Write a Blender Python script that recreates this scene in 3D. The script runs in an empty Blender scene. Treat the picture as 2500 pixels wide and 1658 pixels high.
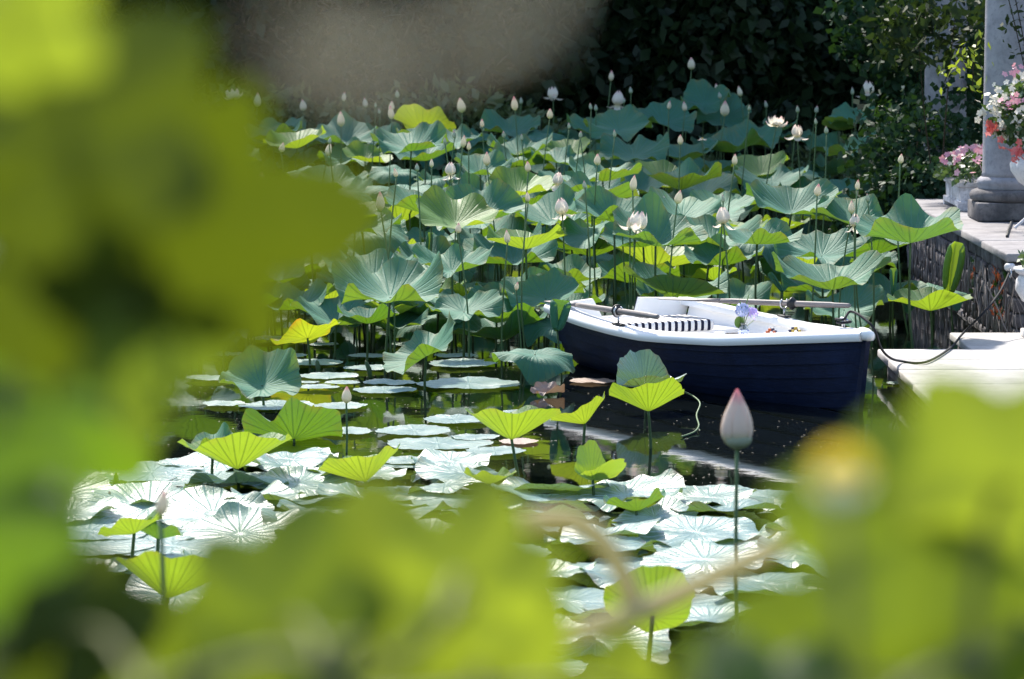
import bpy, math, random
import numpy as np
from mathutils import Vector, Matrix

rad = math.radians
PI = math.pi
rng = random.Random(7)
SC = bpy.context.scene
COL = SC.collection

# ------------------------------------------------------------------ camera
CAM_H = 2.93
FPX = 8143.0            # focal length in pixels of the 2500 px wide photograph
PITCH = rad(5.945)
cam = bpy.data.cameras.new("camera")
cam.sensor_width = 36.0
cam.lens = 36.0 * FPX / 2500.0
cam.clip_start = 0.05
cam.clip_end = 2000.0
cam.dof.use_dof = True
cam.dof.focus_distance = 24.5
cam.dof.aperture_fstop = 4.9
cam.dof.aperture_blades = 0
cam_ob = bpy.data.objects.new("camera", cam)
cam_ob.location = (0, 0, CAM_H)
cam_ob.rotation_euler = (PI / 2 - PITCH, 0, 0)
COL.objects.link(cam_ob)
SC.camera = cam_ob

# ------------------------------------------------------------------ sky, sun, exposure
SUN_EL, SUN_AZ = rad(47), rad(-17)      # azimuth measured from +Y, negative to the left
world = bpy.data.worlds.new("World")
SC.world = world
world.use_nodes = True
wn = world.node_tree
wn.nodes.clear()
sky = wn.nodes.new("ShaderNodeTexSky")
sky.sky_type = 'NISHITA'
sky.sun_disc = False
sky.sun_elevation = SUN_EL
sky.sun_rotation = SUN_AZ
sky.air_density = 1.0
sky.dust_density = 1.2
bg = wn.nodes.new("ShaderNodeBackground")
bg.inputs[1].default_value = 0.13
wo = wn.nodes.new("ShaderNodeOutputWorld")
wn.links.new(sky.outputs[0], bg.inputs[0])
wn.links.new(bg.outputs[0], wo.inputs[0])
sl = bpy.data.lights.new("sun", 'SUN')
sl.energy = 3.6
sl.angle = rad(3.0)
sl.color = (1.0, 0.94, 0.84)
sun = bpy.data.objects.new("sun", sl)
sdir = Vector((math.sin(SUN_AZ) * math.cos(SUN_EL), math.cos(SUN_AZ) * math.cos(SUN_EL), math.sin(SUN_EL)))
sun.rotation_euler = (-sdir).to_track_quat('-Z', 'Y').to_euler()
sun.location = sdir * 60
COL.objects.link(sun)
SC.view_settings.view_transform = 'Standard'
SC.view_settings.look = 'None'
SC.view_settings.exposure = 1.3
SC.view_settings.gamma = 1.0
SC.view_settings.use_curve_mapping = False
SC.render.engine = 'CYCLES'
SC.cycles.use_denoising = True
SC.cycles.max_bounces = 8
SC.cycles.diffuse_bounces = 4
SC.cycles.glossy_bounces = 4
SC.cycles.transmission_bounces = 6
SC.cycles.transparent_max_bounces = 8
SC.cycles.sample_clamp_indirect = 6.0
SC.cycles.caustics_reflective = False
SC.cycles.caustics_refractive = False

# ------------------------------------------------------------------ pixel helpers (2500 x 1658 photograph)
FW = Vector((0, math.cos(PITCH), -math.sin(PITCH)))
UP = Vector((0, math.sin(PITCH), math.cos(PITCH)))
def ray(px, py):
    return FW * FPX + Vector((1, 0, 0)) * (px - 1250.0) + UP * (829.0 - py)
def at(px, py, Y):
    d = ray(px, py)
    return Vector((0, 0, CAM_H)) + d * (Y / d.y)
def onz(px, py, z=0.0):
    d = ray(px, py)
    return Vector((0, 0, CAM_H)) + d * ((z - CAM_H) / d.z)
def ppm(p):
    return FPX / ((Vector(p) - Vector((0, 0, CAM_H))).dot(FW))
def conv(c, x, y):
    """crop coordinates -> photograph pixels"""
    ox, oy, s = c
    return ox + x * s, oy + y * s
C1 = (1280, 660, 940 / 2365.)
C3 = (450, 100, 1000 / 2365.)
C4 = (1350, 100, 1000 / 2365.)
C5 = (400, 680, 1050 / 2365.)
C7 = (0, 1000, 1250 / 2365.)
C8 = (1250, 1000, 1250 / 2365.)
F = (0, 0, 2500 / 2364.)

# ------------------------------------------------------------------ materials
class NT:
    def __init__(s, name):
        s.m = bpy.data.materials.new(name)
        s.m.use_nodes = True
        s.t = s.m.node_tree
        s.t.nodes.clear()
        s.out = s.n("ShaderNodeOutputMaterial")
    def n(s, typ, **kw):
        nd = s.t.nodes.new(typ)
        for k, v in kw.items():
            setattr(nd, k, v)
        return nd
    def put(s, sock, v):
        if v is None:
            return
        if isinstance(v, bpy.types.NodeSocket):
            s.t.links.new(v, sock)
        elif isinstance(v, (tuple, list)) and len(v) == 3 and sock.type == 'RGBA':
            sock.default_value = (*v, 1)
        else:
            sock.default_value = v
    def math(s, op, a, b=None, c=None, clamp=False):
        nd = s.n("ShaderNodeMath", operation=op, use_clamp=clamp)
        for i, v in enumerate((a, b, c)):
            if v is not None:
                s.put(nd.inputs[i], v)
        return nd.outputs[0]
    def mix(s, fac, a, b, blend='MIX'):
        nd = s.n("ShaderNodeMix", data_type='RGBA', blend_type=blend)
        s.put(nd.inputs[0], fac); s.put(nd.inputs[6], a); s.put(nd.inputs[7], b)
        return nd.outputs[2]
    def ramp(s, fac, stops):
        nd = s.n("ShaderNodeValToRGB")
        el = nd.color_ramp.elements
        while len(el) < len(stops):
            el.new(0.5)
        for e, (p, c) in zip(el, stops):
            e.position = p
            e.color = (*c, 1) if len(c) == 3 else c
        s.put(nd.inputs[0], fac)
        return nd.outputs[0]
    def noise(s, scale, detail=3.0, rough=.55, vec=None, dist=0.0):
        nd = s.n("ShaderNodeTexNoise")
        nd.inputs['Scale'].default_value = scale
        nd.inputs['Detail'].default_value = detail
        nd.inputs['Roughness'].default_value = rough
        nd.inputs['Distortion'].default_value = dist
        if vec is None:
            vec = s.coord()
        s.put(nd.inputs['Vector'], vec)
        return nd.outputs[0]
    def coord(s, kind='Object'):
        return s.n("ShaderNodeTexCoord").outputs[kind]
    def rnd(s):
        return s.n("ShaderNodeObjectInfo").outputs['Random']
    def bump(s, h, strength=.3, dist=.01):
        nd = s.n("ShaderNodeBump")
        nd.inputs['Strength'].default_value = strength
        nd.inputs['Distance'].default_value = dist
        s.put(nd.inputs['Height'], h)
        return nd.outputs[0]
    def pbr(s, col, rough=.5, spec=.5, normal=None, **kw):
        nd = s.n("ShaderNodeBsdfPrincipled")
        s.put(nd.inputs['Base Color'], col)
        s.put(nd.inputs['Roughness'], rough)
        s.put(nd.inputs['Specular IOR Level'], spec)
        if normal is not None:
            s.put(nd.inputs['Normal'], normal)
        for k, v in kw.items():
            s.put(nd.inputs[k.replace('_', ' ')], v)
        return nd.outputs[0]
    def transl(s, col, normal=None):
        nd = s.n("ShaderNodeBsdfTranslucent")
        s.put(nd.inputs[0], col)
        if normal is not None:
            s.put(nd.inputs['Normal'], normal)
        return nd.outputs[0]
    def mixs(s, f, a, b):
        nd = s.n("ShaderNodeMixShader")
        s.put(nd.inputs[0], f); s.put(nd.inputs[1], a); s.put(nd.inputs[2], b)
        return nd.outputs[0]
    def done(s, sh):
        s.t.links.new(sh, s.out.inputs[0])
        return s.m

def lotus_mat(name, top_a, top_b, tr_a, tr_b, tfac, rough, spec, sheen=0.0, edge=(.35, .22, .04), edge_amt=.5, nveins=20):
    N = NT(name)
    sep = N.n("ShaderNodeSeparateXYZ")
    N.t.links.new(N.coord('UV'), sep.inputs[0])
    u, v = sep.outputs[0], sep.outputs[1]
    def veins(k, width):
        fr = N.math('FRACT', N.math('MULTIPLY', u, float(k)))
        d = N.math('ABSOLUTE', N.math('SUBTRACT', fr, .5))
        d = N.math('SUBTRACT', .5, d)
        d = N.math('MULTIPLY', N.math('MULTIPLY', d, 2 * PI / k), v)
        return N.math('SUBTRACT', 1.0, N.math('DIVIDE', d, width), clamp=True)
    v1 = veins(nveins, .022)
    v2 = N.math('MULTIPLY', veins(nveins * 2, .012), N.math('MULTIPLY', N.math('SUBTRACT', v, .42), 3.0, clamp=True))
    vein = N.math('MAXIMUM', v1, v2)
    rnd = N.rnd()
    nz = N.noise(3.0, 4, .6)
    nzf = N.noise(28.0, 3, .6)
    top = N.mix(rnd, top_a, top_b)
    top = N.mix(N.math('MULTIPLY', nz, .55), top, tuple(c * .55 for c in top_a))
    top = N.mix(N.math('MULTIPLY', vein, .35), top, tuple(min(1, c * 1.7 + .03) for c in top_a))
    ed = N.math('POWER', v, 9.0)
    ed = N.math('MULTIPLY', ed, N.math('MULTIPLY', N.math('SUBTRACT', N.noise(2.2, 3, .7), .47), 5.0, clamp=True))
    ed = N.math('MULTIPLY', ed, edge_amt)
    top = N.mix(ed, top, edge)
    tr = N.mix(rnd, tr_a, tr_b)
    tr = N.mix(N.math('MULTIPLY', nz, .5), tr, tuple(c * .6 for c in tr_a))
    tr = N.mix(N.math('MULTIPLY', vein, .75), tr, tuple(c * .25 for c in tr_a))
    tr = N.mix(ed, tr, edge)
    h = N.math('ADD', N.math('MULTIPLY', vein, -.8), N.math('MULTIPLY', nzf, .5))
    bn = N.bump(h, .55, .012)
    kw = {}
    if sheen:
        kw = dict(Sheen_Weight=sheen, Sheen_Roughness=.35, Sheen_Tint=(.75, .9, 1.0))
    p = N.pbr(top, N.math('ADD', rough - .06, N.math('MULTIPLY', nz, .14)), spec, bn, **kw)
    return N.done(N.mixs(tfac, p, N.transl(tr)))

M = {}
M['lotus'] = lotus_mat('lotus_leaf', (.046, .175, .115), (.080, .238, .145), (.18, .38, .01), (.30, .48, .02), .27, .60, .28, .14)
M['lotus_fresh'] = lotus_mat('fresh_lotus_leaf', (.10, .23, .06), (.14, .27, .06), (.33, .50, .02), (.46, .58, .03), .40, .5, .35, .1, edge_amt=.35)
M['lotus_old'] = lotus_mat('yellowing_lotus_leaf', (.15, .24, .04), (.17, .24, .04), (.45, .58, .02), (.5, .58, .02), .45, .5, .4, 0, (.55, .27, .02), 1.1)
M['pad'] = lotus_mat('floating_leaf', (.12, .24, .17), (.15, .26, .14), (.3, .5, .03), (.36, .52, .04), .14, .34, 1.0, .8, (.25, .14, .05), .9)
M['pad_brown'] = lotus_mat('withered_leaf', (.40, .27, .21), (.42, .30, .22), (.42, .27, .16), (.4, .28, .16), .2, .42, .7, .2, (.25, .12, .06), 1.0)

def plain(name, col, rough=.6, spec=.4, var=.25, nscale=8.0, bump=.25, bdist=.01, dark=None, **kw):
    N = NT(name)
    nz = N.noise(nscale, 5, .65)
    c = N.mix(N.math('MULTIPLY', nz, var * 2), col, dark or tuple(x * .45 for x in col))
    b = N.bump(N.noise(nscale * 5, 4, .7), bump, bdist)
    return N.done(N.pbr(c, rough, spec, b, **kw))

def leafy(name, a, b, tr, tfac=.35, rough=.45, spec=.5):
    N = NT(name)
    g = N.n("ShaderNodeNewGeometry").outputs['Random Per Island']
    c = N.mix(g, a, b)
    t = N.mix(g, tr, tuple(x * .6 for x in tr))
    return N.done(N.mixs(tfac, N.pbr(c, rough, spec), N.transl(t)))

M['stalk'] = plain('stalk', (.05, .10, .03), .5, .4, .3, 20)
M['stalk_pale'] = plain('flower_stalk', (.08, .15, .055), .5, .4, .2, 20)

def petal_mat(name, base, mid, tip):
    N = NT(name)
    sep = N.n("ShaderNodeSeparateXYZ")
    N.t.links.new(N.coord('UV'), sep.inputs[0])
    r = N.math('ADD', sep.outputs[1], N.math('MULTIPLY', N.math('SUBTRACT', N.rnd(), .5), .12))
    c = N.ramp(r, [(0.0, base), (.30, mid), (.72, mid), (.97, tip)])
    st = N.n("ShaderNodeTexWave", wave_type='BANDS', bands_direction='X')
    st.inputs['Scale'].default_value = 9.0
    st.inputs['Distortion'].default_value = .6
    N.t.links.new(N.coord('UV'), st.inputs['Vector'])
    c = N.mix(N.math('MULTIPLY', st.outputs[1], .14), c, tuple(x * .75 for x in mid))
    p = N.pbr(c, .5, .3)
    return N.done(N.mixs(.42, p, N.transl(c)))
M['petal'] = petal_mat('lotus_petal', (.80, .76, .46), (.88, .82, .72), (.84, .58, .56))
M['bud'] = petal_mat('lotus_bud', (.40, .50, .24), (.82, .75, .58), (.74, .34, .36))
M['bud_green'] = petal_mat('young_lotus_bud', (.22, .34, .14), (.46, .52, .40), (.62, .36, .38))
M['bud_big'] = petal_mat('large_lotus_bud', (.36, .46, .10), (.86, .72, .60), (.74, .22, .28))
M['anther'] = plain('stamen', (.75, .50, .08), .6, .3)

N = NT('pond_water')
wv = N.noise(5.0, 3, .5, N.coord('Object'))
wv2 = N.noise(.9, 2, .5, N.coord('Object'))
h = N.math('ADD', N.math('MULTIPLY', wv, .35), wv2)
M['water'] = N.done(N.pbr((.0035, .005, .004), .035, .5, N.bump(h, .035, .05), IOR=1.33))

N = NT('bank_soil')
nz = N.noise(.6, 6, .6)
M['soil'] = N.done(N.pbr(N.ramp(nz, [(.3, (.025, .03, .012)), (.55, (.035, .05, .015)), (.75, (.06, .05, .03))]), .95, .1,
                         N.bump(N.noise(9, 5, .7), .8, .05)))

# boat paints
N = NT('navy_boat_paint')
co = N.coord('Object')
mp = N.n("ShaderNodeMapping"); mp.inputs['Scale'].default_value = (1.2, 6, 26)
N.t.links.new(co, mp.inputs[0])
gr = N.noise(4.0, 6, .7, mp.outputs[0])
sp = N.noise(60.0, 2, .5, mp.outputs[0])
c = N.mix(N.math('MULTIPLY', gr, gr), (.0015, .003, .011), (.010, .024, .080))
c = N.mix(N.math('MULTIPLY', N.math('SUBTRACT', N.noise(2.4, 4, .7), .52), 3.0, clamp=True), c, (.010, .020, .062))
c = N.mix(N.math('MULTIPLY', N.math('SUBTRACT', sp, .67), 8.0, clamp=True), c, (.25, .28, .36))
M['navy'] = N.done(N.pbr(c, .55, .15, N.bump(gr, .35, .004)))
M['white'] = plain('white_boat_paint', (.85, .83, .81), .38, .5, .07, 5, .06, .003, (.62, .60, .56))
M['black_rubber'] = plain('black_rubber', (.012, .012, .014), .5, .4)
M['steel'] = plain('galvanised_steel', (.55, .55, .57), .35, .5, .2, 30, .1, .002, Metallic=.9)
N = NT('weathered_oar_wood')
mp = N.n("ShaderNodeMapping"); mp.inputs['Scale'].default_value = (30, 30, 1.5)
N.t.links.new(N.coord('Object'), mp.inputs[0])
g = N.noise(3.0, 6, .7, mp.outputs[0])
M['oar'] = N.done(N.pbr(N.ramp(g, [(.25, (.09, .075, .07)), (.6, (.24, .21, .20)), (.85, (.36, .32, .32))]), .55, .35, N.bump(g, .4, .003)))
# striped cushion, stripes across local Y
N = NT('striped_cushion_fabric')
sep = N.n("ShaderNodeSeparateXYZ")
N.t.links.new(N.coord('Object'), sep.inputs[0])
fr = N.math('FRACT', N.math('ADD', N.math('MULTIPLY', sep.outputs[1], 1 / .058), .15))
st = N.math('LESS_THAN', fr, .46)
wv = N.bump(N.noise(260, 2, .6), .4, .002)
M['stripe'] = N.done(N.pbr(N.mix(st, (.80, .77, .74), (.012, .014, .035)), .85, .2, wv))
M['cloth'] = plain('white_cloth', (.82, .80, .76), .9, .2, .06, 6, .5, .01)
N = NT('clear_glass')
M['glass'] = N.done(N.pbr((.92, .96, .95), .03, .5, None, Transmission_Weight=.9, IOR=1.45))
N = NT('printed_blue_label')
vo = N.n("ShaderNodeTexVoronoi"); vo.inputs['Scale'].default_value = 70
N.t.links.new(N.coord('Object'), vo.inputs[0])
M['blue_print'] = N.done(N.pbr(N.mix(N.math('GREATER_THAN', vo.outputs[0], .42), (.10, .14, .42), (.78, .80, .86)), .35, .5))
M['violet'] = leafy('violet_petal', (.42, .34, .68), (.55, .46, .78), (.5, .4, .8), .3)
M['blue_petal'] = leafy('pale_blue_petal', (.34, .40, .68), (.55, .62, .82), (.5, .55, .85), .3)
M['grass_leaf'] = plain('narrow_green_leaf', (.12, .22, .04), .5, .4)
M['fruit_red'] = plain('orange_red_berry', (.62, .13, .03), .35, .5, .3, 30)
M['fruit_yellow'] = plain('yellow_fruit', (.66, .46, .08), .4, .5, .3, 30)
M['fruit_dark'] = plain('dark_berry', (.05, .04, .09), .35, .5, .3, 30)
M['porcelain'] = plain('white_porcelain', (.82, .81, .80), .15, .5, .03, 5, .02)
M['rope'] = plain('black_rope', (.012, .013, .018), .75, .3, .3, 60, .6, .006)
# stone
def stone(name, a, b, c, scale=3.0, bstr=.5, rough=.85):
    N = NT(name)
    n1 = N.noise(scale, 6, .65)
    n2 = N.noise(scale * 6, 5, .7)
    col = N.ramp(n1, [(.25, a), (.52, b), (.78, c)])
    col = N.mix(N.math('MULTIPLY', N.math('SUBTRACT', n2, .5), 3.0, clamp=True), col, a)
    return N.done(N.pbr(col, rough, .3, N.bump(n2, bstr, .012)))
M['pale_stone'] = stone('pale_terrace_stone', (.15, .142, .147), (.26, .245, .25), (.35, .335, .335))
M['column_stone'] = stone('grey_column_stone', (.19, .185, .205), (.33, .32, .35), (.42, .40, .43), 4)
M['dark_stone'] = stone('dark_base_stone', (.05, .05, .055), (.14, .13, .135), (.27, .25, .25), 5)  # darker stone tone, mottled by noise
M['wall_stone'] = stone('rough_wall_stone', (.045, .04, .042), (.12, .11, .12), (.30, .28, .30), 4, .9)
M['urn_white'] = stone('whitewashed_urn', (.50, .47, .49), (.72, .69, .70), (.80, .77, .77), 5, .25, .7)
M['box_white'] = stone('flaking_white_planter', (.20, .19, .19), (.58, .57, .60), (.76, .75, .78), 7, .5)
M['landing_white'] = stone('white_landing_stone', (.27, .255, .25), (.43, .41, .395), (.53, .50, .485), 2, .35)  # white stone, mottled by noise
M['dry_root'] = plain('dry_vine_root', (.30, .26, .25), .9, .1, .5, 14)
M['bark'] = plain('tree_bark', (.06, .045, .03), .9, .1, .4, 9, .8, .03)
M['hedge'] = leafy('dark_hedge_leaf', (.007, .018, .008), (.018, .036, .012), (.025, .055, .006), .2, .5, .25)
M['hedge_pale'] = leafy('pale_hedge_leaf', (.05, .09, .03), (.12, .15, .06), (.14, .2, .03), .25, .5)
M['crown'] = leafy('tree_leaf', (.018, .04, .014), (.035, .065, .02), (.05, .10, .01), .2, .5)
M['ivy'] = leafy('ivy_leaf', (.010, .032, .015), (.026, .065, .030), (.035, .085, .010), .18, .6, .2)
M['sprig'] = leafy('sprig_leaf', (.12, .20, .02), (.24, .30, .03), (.4, .5, .03), .45, .5)
M['sprig_shaded'] = leafy('shaded_sprig_leaf', (.015, .034, .011), (.035, .055, .016), (.04, .07, .01), .3, .6, .2)  # same sprig leaf with shade painted into its colour
M['pot_leaf'] = leafy('bedding_leaf', (.03, .07, .025), (.07, .14, .05), (.12, .2, .03), .25, .4)
M['pink'] = leafy('pink_blossom', (.72, .24, .34), (.80, .45, .52), (.8, .4, .45), .3)
M['cream'] = leafy('cream_blossom', (.78, .70, .55), (.82, .78, .70), (.8, .75, .6), .3)
M['coral'] = leafy('coral_red_blossom', (.72, .10, .10), (.80, .26, .24), (.8, .2, .15), .3)
M['red_leaf'] = leafy('russet_leaf', (.20, .04, .02), (.30, .08, .03), (.4, .08, .03), .3)

# foreground vine leaves, backlight and shade put into the leaf colours
def vine_mat(name, a, b, tr1, tr2, tfac, rough=.35, spec=.5):
    N = NT(name)
    nz = N.noise(9.0, 3, .5)
    c = N.mix(nz, a, b)
    t = N.mix(nz, tr1, tr2)
    return N.done(N.mixs(tfac, N.pbr(c, rough, spec, N.bump(N.noise(60, 3, .6), .3, .004)), N.transl(t)))
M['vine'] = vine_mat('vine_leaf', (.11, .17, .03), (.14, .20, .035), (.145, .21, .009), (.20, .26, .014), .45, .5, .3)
M['vine_lit'] = vine_mat('lit_vine_leaf', (.16, .21, .035), (.19, .24, .04), (.23, .31, .014), (.31, .37, .022), .52, .5, .3)  # same leaf, brightened as if backlit
M['vine_shaded'] = vine_mat('shaded_vine_leaf', (.055, .085, .012), (.07, .10, .014), (.075, .105, .003), (.105, .135, .005), .42, .5, .3)  # same leaf, darkened as if other leaves shade it
M['vine_deep_shade'] = vine_mat('deep_shade_vine_leaf', (.03, .075, .01), (.05, .10, .012), (.11, .22, .008), (.20, .32, .01), .45)  # same leaf with deeper shade in its colour
M['vine_twig'] = vine_mat('pale_vine_twig', (.62, .55, .33), (.68, .6, .36), (.6, .54, .25), (.66, .58, .28), .5, .7, .2)
M['vine_stem'] = plain('green_vine_stem', (.16, .17, .05), .7, .3, .3, 20)
M['dry_leaf'] = vine_mat('dry_tan_leaf', (.72, .67, .56), (.78, .73, .62), (.75, .7, .55), (.8, .75, .6), .5, .7, .2)
M['yellow_petal'] = vine_mat('yellow_petal', (.80, .62, .06), (.82, .66, .08), (.85, .66, .05), (.85, .7, .08), .5)
M['white_petal'] = vine_mat('white_petal', (.84, .84, .74), (.86, .86, .78), (.8, .8, .66), (.84, .84, .7), .4)

# ------------------------------------------------------------------ mesh helpers
def mesh(name, V, Fc, mats, uv=None, smooth=True, mi=None):
    me = bpy.data.meshes.new(name)
    me.from_pydata([tuple(map(float, v)) for v in V], [], [tuple(f) for f in Fc])
    if not isinstance(mats, (list, tuple)):
        mats = [mats]
    for m in mats:
        me.materials.append(M[m] if isinstance(m, str) else m)
    if uv is not None:
        l = me.uv_layers.new(name="UVMap")
        l.data.foreach_set('uv', np.asarray(uv, dtype=np.float32).ravel())
    if mi is not None:
        me.polygons.foreach_set('material_index', mi)
    if smooth:
        me.polygons.foreach_set('use_smooth', [True] * len(me.polygons))
    me.update()
    return me

def fast_faces(name, P, nper, mat):
    """P: (n*nper,3) array of separate polygons with nper corners"""
    n = len(P) // nper
    me = bpy.data.meshes.new(name)
    me.vertices.add(len(P)); me.vertices.foreach_set('co', np.asarray(P, np.float32).ravel())
    me.loops.add(len(P)); me.loops.foreach_set('vertex_index', np.arange(len(P), dtype=np.int32))
    me.polygons.add(n)
    me.polygons.foreach_set('loop_start', np.arange(0, len(P), nper, dtype=np.int32))
    me.polygons.foreach_set('loop_total', np.full(n, nper, np.int32))
    me.materials.append(M[mat])
    me.update(calc_edges=True)
    return me

def ob(name, me, parent=None, loc=(0, 0, 0), rot=None, scale=None, mat4=None):
    o = bpy.data.objects.new(name, me)
    COL.objects.link(o)
    if parent is not None:
        o.parent = parent
    if mat4 is not None:
        o.matrix_local = mat4
    else:
        o.location = loc
        if rot is not None:
            o.rotation_euler = rot
        if scale is not None:
            o.scale = scale if isinstance(scale, (tuple, list)) else (scale,) * 3
    return o

def tag(o, label, cat, group=None):
    o['label'] = label
    o['category'] = cat
    if group:
        o['group'] = group
    return o

def thing(name, label, cat, loc=(0, 0, 0), rz=0.0, group=None):
    o = bpy.data.objects.new(name, None)
    o.empty_display_size = .1
    COL.objects.link(o)
    o.location = loc
    o.rotation_euler = (0, 0, rz)
    return tag(o, label, cat, group)

class MB:
    def __init__(s):
        s.V = []; s.F = []; s.mi = []
    def add(s, V, Fc, m=0):
        k = len(s.V)
        s.V += [tuple(v) for v in V]
        s.F += [tuple(i + k for i in f) for f in Fc]
        s.mi += [m] * len(Fc)
        return s
    def box(s, x0, x1, y0, y1, z0, z1, m=0, bev=0.0, M4=None):
        if bev <= 0:
            V = [(x, y, z) for z in (z0, z1) for y in (y0, y1) for x in (x0, x1)]
            Fc = [(0, 2, 3, 1), (4, 5, 7, 6), (0, 1, 5, 4), (2, 6, 7, 3), (0, 4, 6, 2), (1, 3, 7, 5)]
        else:
            b = min(bev, (x1 - x0) / 2.2, (y1 - y0) / 2.2, (z1 - z0) / 2.2)
            def ring(ix, iy, z):
                a0, a1, c0, c1 = x0 + ix, x1 - ix, y0 + iy, y1 - iy
                return [(a0 + b * .6, c0, z), (a1 - b * .6, c0, z), (a1, c0 + b * .6, z), (a1, c1 - b * .6, z),
                        (a1 - b * .6, c1, z), (a0 + b * .6, c1, z), (a0, c1 - b * .6, z), (a0, c0 + b * .6, z)]
            V = ring(b, b, z0) + ring(b * .25, b * .25, z0 + b * .25) + ring(0, 0, z0 + b) + ring(0, 0, z1 - b) + ring(b * .25, b * .25, z1 - b * .25) + ring(b, b, z1)
            Fc = [tuple(range(7, -1, -1)), tuple(range(40, 48))]
            for r in range(5):
                for i in range(8):
                    j = (i + 1) % 8
                    Fc.append((r * 8 + i, r * 8 + j, r * 8 + 8 + j, r * 8 + 8 + i))
        if M4 is not None:
            V = [tuple(M4 @ Vector(v)) for v in V]
        return s.add(V, Fc, m)
    def tube(s, pts, r, n=7, m=0, caps=True):
        pts = [Vector(p) for p in pts]
        R = r if isinstance(r, (list, tuple)) else [r] * len(pts)
        V = []; Fc = []
        t0 = (pts[1] - pts[0]).normalized()
        a = t0.orthogonal().normalized()
        for i, p in enumerate(pts):
            t = (pts[min(i + 1, len(pts) - 1)] - pts[max(i - 1, 0)]).normalized()
            a = (a - t * a.dot(t))
            a = a.normalized() if a.length > 1e-6 else t.orthogonal().normalized()
            b = t.cross(a)
            for k in range(n):
                q = 2 * PI * k / n
                V.append(p + (a * math.cos(q) + b * math.sin(q)) * R[i])
        for i in range(len(pts) - 1):
            for k in range(n):
                j = (k + 1) % n
                Fc.append((i * n + k, i * n + j, i * n + n + j, i * n + n + k))
        if caps:
            Fc.append(tuple(range(n - 1, -1, -1)))
            Fc.append(tuple((len(pts) - 1) * n + k for k in range(n)))
        return s.add(V, Fc, m)
    def lathe(s, prof, n=24, m=0, flute=None, c=(0, 0, 0), sq=False):
        V = []; Fc = []
        for (r, z) in prof:
            for k in range(n):
                q = 2 * PI * k / n
                rr = r
                if flute:
                    rr *= 1 + flute(z) * (abs(math.sin(q * 10)) - .6)
                V.append((c[0] + rr * math.cos(q), c[1] + rr * math.sin(q), c[2] + z))
        for i in range(len(prof) - 1):
            for k in range(n):
                j = (k + 1) % n
                Fc.append((i * n + k, i * n + j, i * n + n + j, i * n + n + k))
        Fc.append(tuple(range(n - 1, -1, -1)))
        Fc.append(tuple((len(prof) - 1) * n + k for k in range(n)))
        return s.add(V, Fc, m)
    def build(s, name, mats, parent=None, smooth=True, **kw):
        return ob(name, mesh(name, s.V, s.F, mats, None, smooth, s.mi), parent, **kw)

def autosmooth(o, ang=40):
    me = o.data
    try:
        me.set_sharp_from_angle(angle=rad(ang))
    except Exception:
        pass
    return o

def spline(pts, n):
    pts = [Vector(p) for p in pts]
    out = []
    for i in range(len(pts) - 1):
        p0 = pts[max(i - 1, 0)]; p1 = pts[i]; p2 = pts[i + 1]; p3 = pts[min(i + 2, len(pts) - 1)]
        for k in range(n):
            t = k / n
            out.append(.5 * ((2 * p1) + (p2 - p0) * t + (2 * p0 - 5 * p1 + 4 * p2 - p3) * t * t + (3 * p1 - p0 - 3 * p2 + p3) * t ** 3))
    out.append(pts[-1])
    return out

# ------------------------------------------------------------------ terrain and water
def sstep(a, b, x):
    t = min(1, max(0, (x - a) / (b - a)))
    return t * t * (3 - 2 * t)
def ground_z(x, y):
    inx = min(x + 22 - 2 * math.sin(y * .2), 7.5 - x)
    iny = min(y - 4.5, 49.0 + 1.2 * math.sin(x * .4) - y)
    d = min(inx, iny)                       # distance inside the pond
    base = .35 + .25 * math.sin(x * .07) * math.cos(y * .05) + .02 * max(0, y - 55)
    near = 1.33 * sstep(5.5, 2.2, y)
    base = max(base, near)
    return base * sstep(1.2, -1.0, d) - 1.0 * sstep(-.6, 2.0, d) if d < 2.2 else -1.0
xs = sorted(set([-400, -250, -150, -100, -70, -50] + [x * 1.5 for x in range(-22, 15)] + [26, 35, 50, 70, 100, 150, 250, 400]))
ys = sorted(set([-200, -100, -50, -20, -10] + [y * .9 for y in range(-5, 70)] + [68, 75, 85, 100, 130, 180, 260, 400, 700, 1200]))
V = [(x, y, ground_z(x, y)) for y in ys for x in xs]
nx = len(xs)
Fc = [(j * nx + i, j * nx + i + 1, (j + 1) * nx + i + 1, (j + 1) * nx + i) for j in range(len(ys) - 1) for i in range(nx - 1)]
g = ob('ground', mesh('ground', V, Fc, 'soil')); g['kind'] = 'structure'
w = ob('water', mesh('water', [(-27, 2.0, 0), (11, 2.0, 0), (11, 53, 0), (-27, 53, 0)], [(0, 1, 2, 3)], 'water', smooth=False)); w['kind'] = 'structure'

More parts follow.
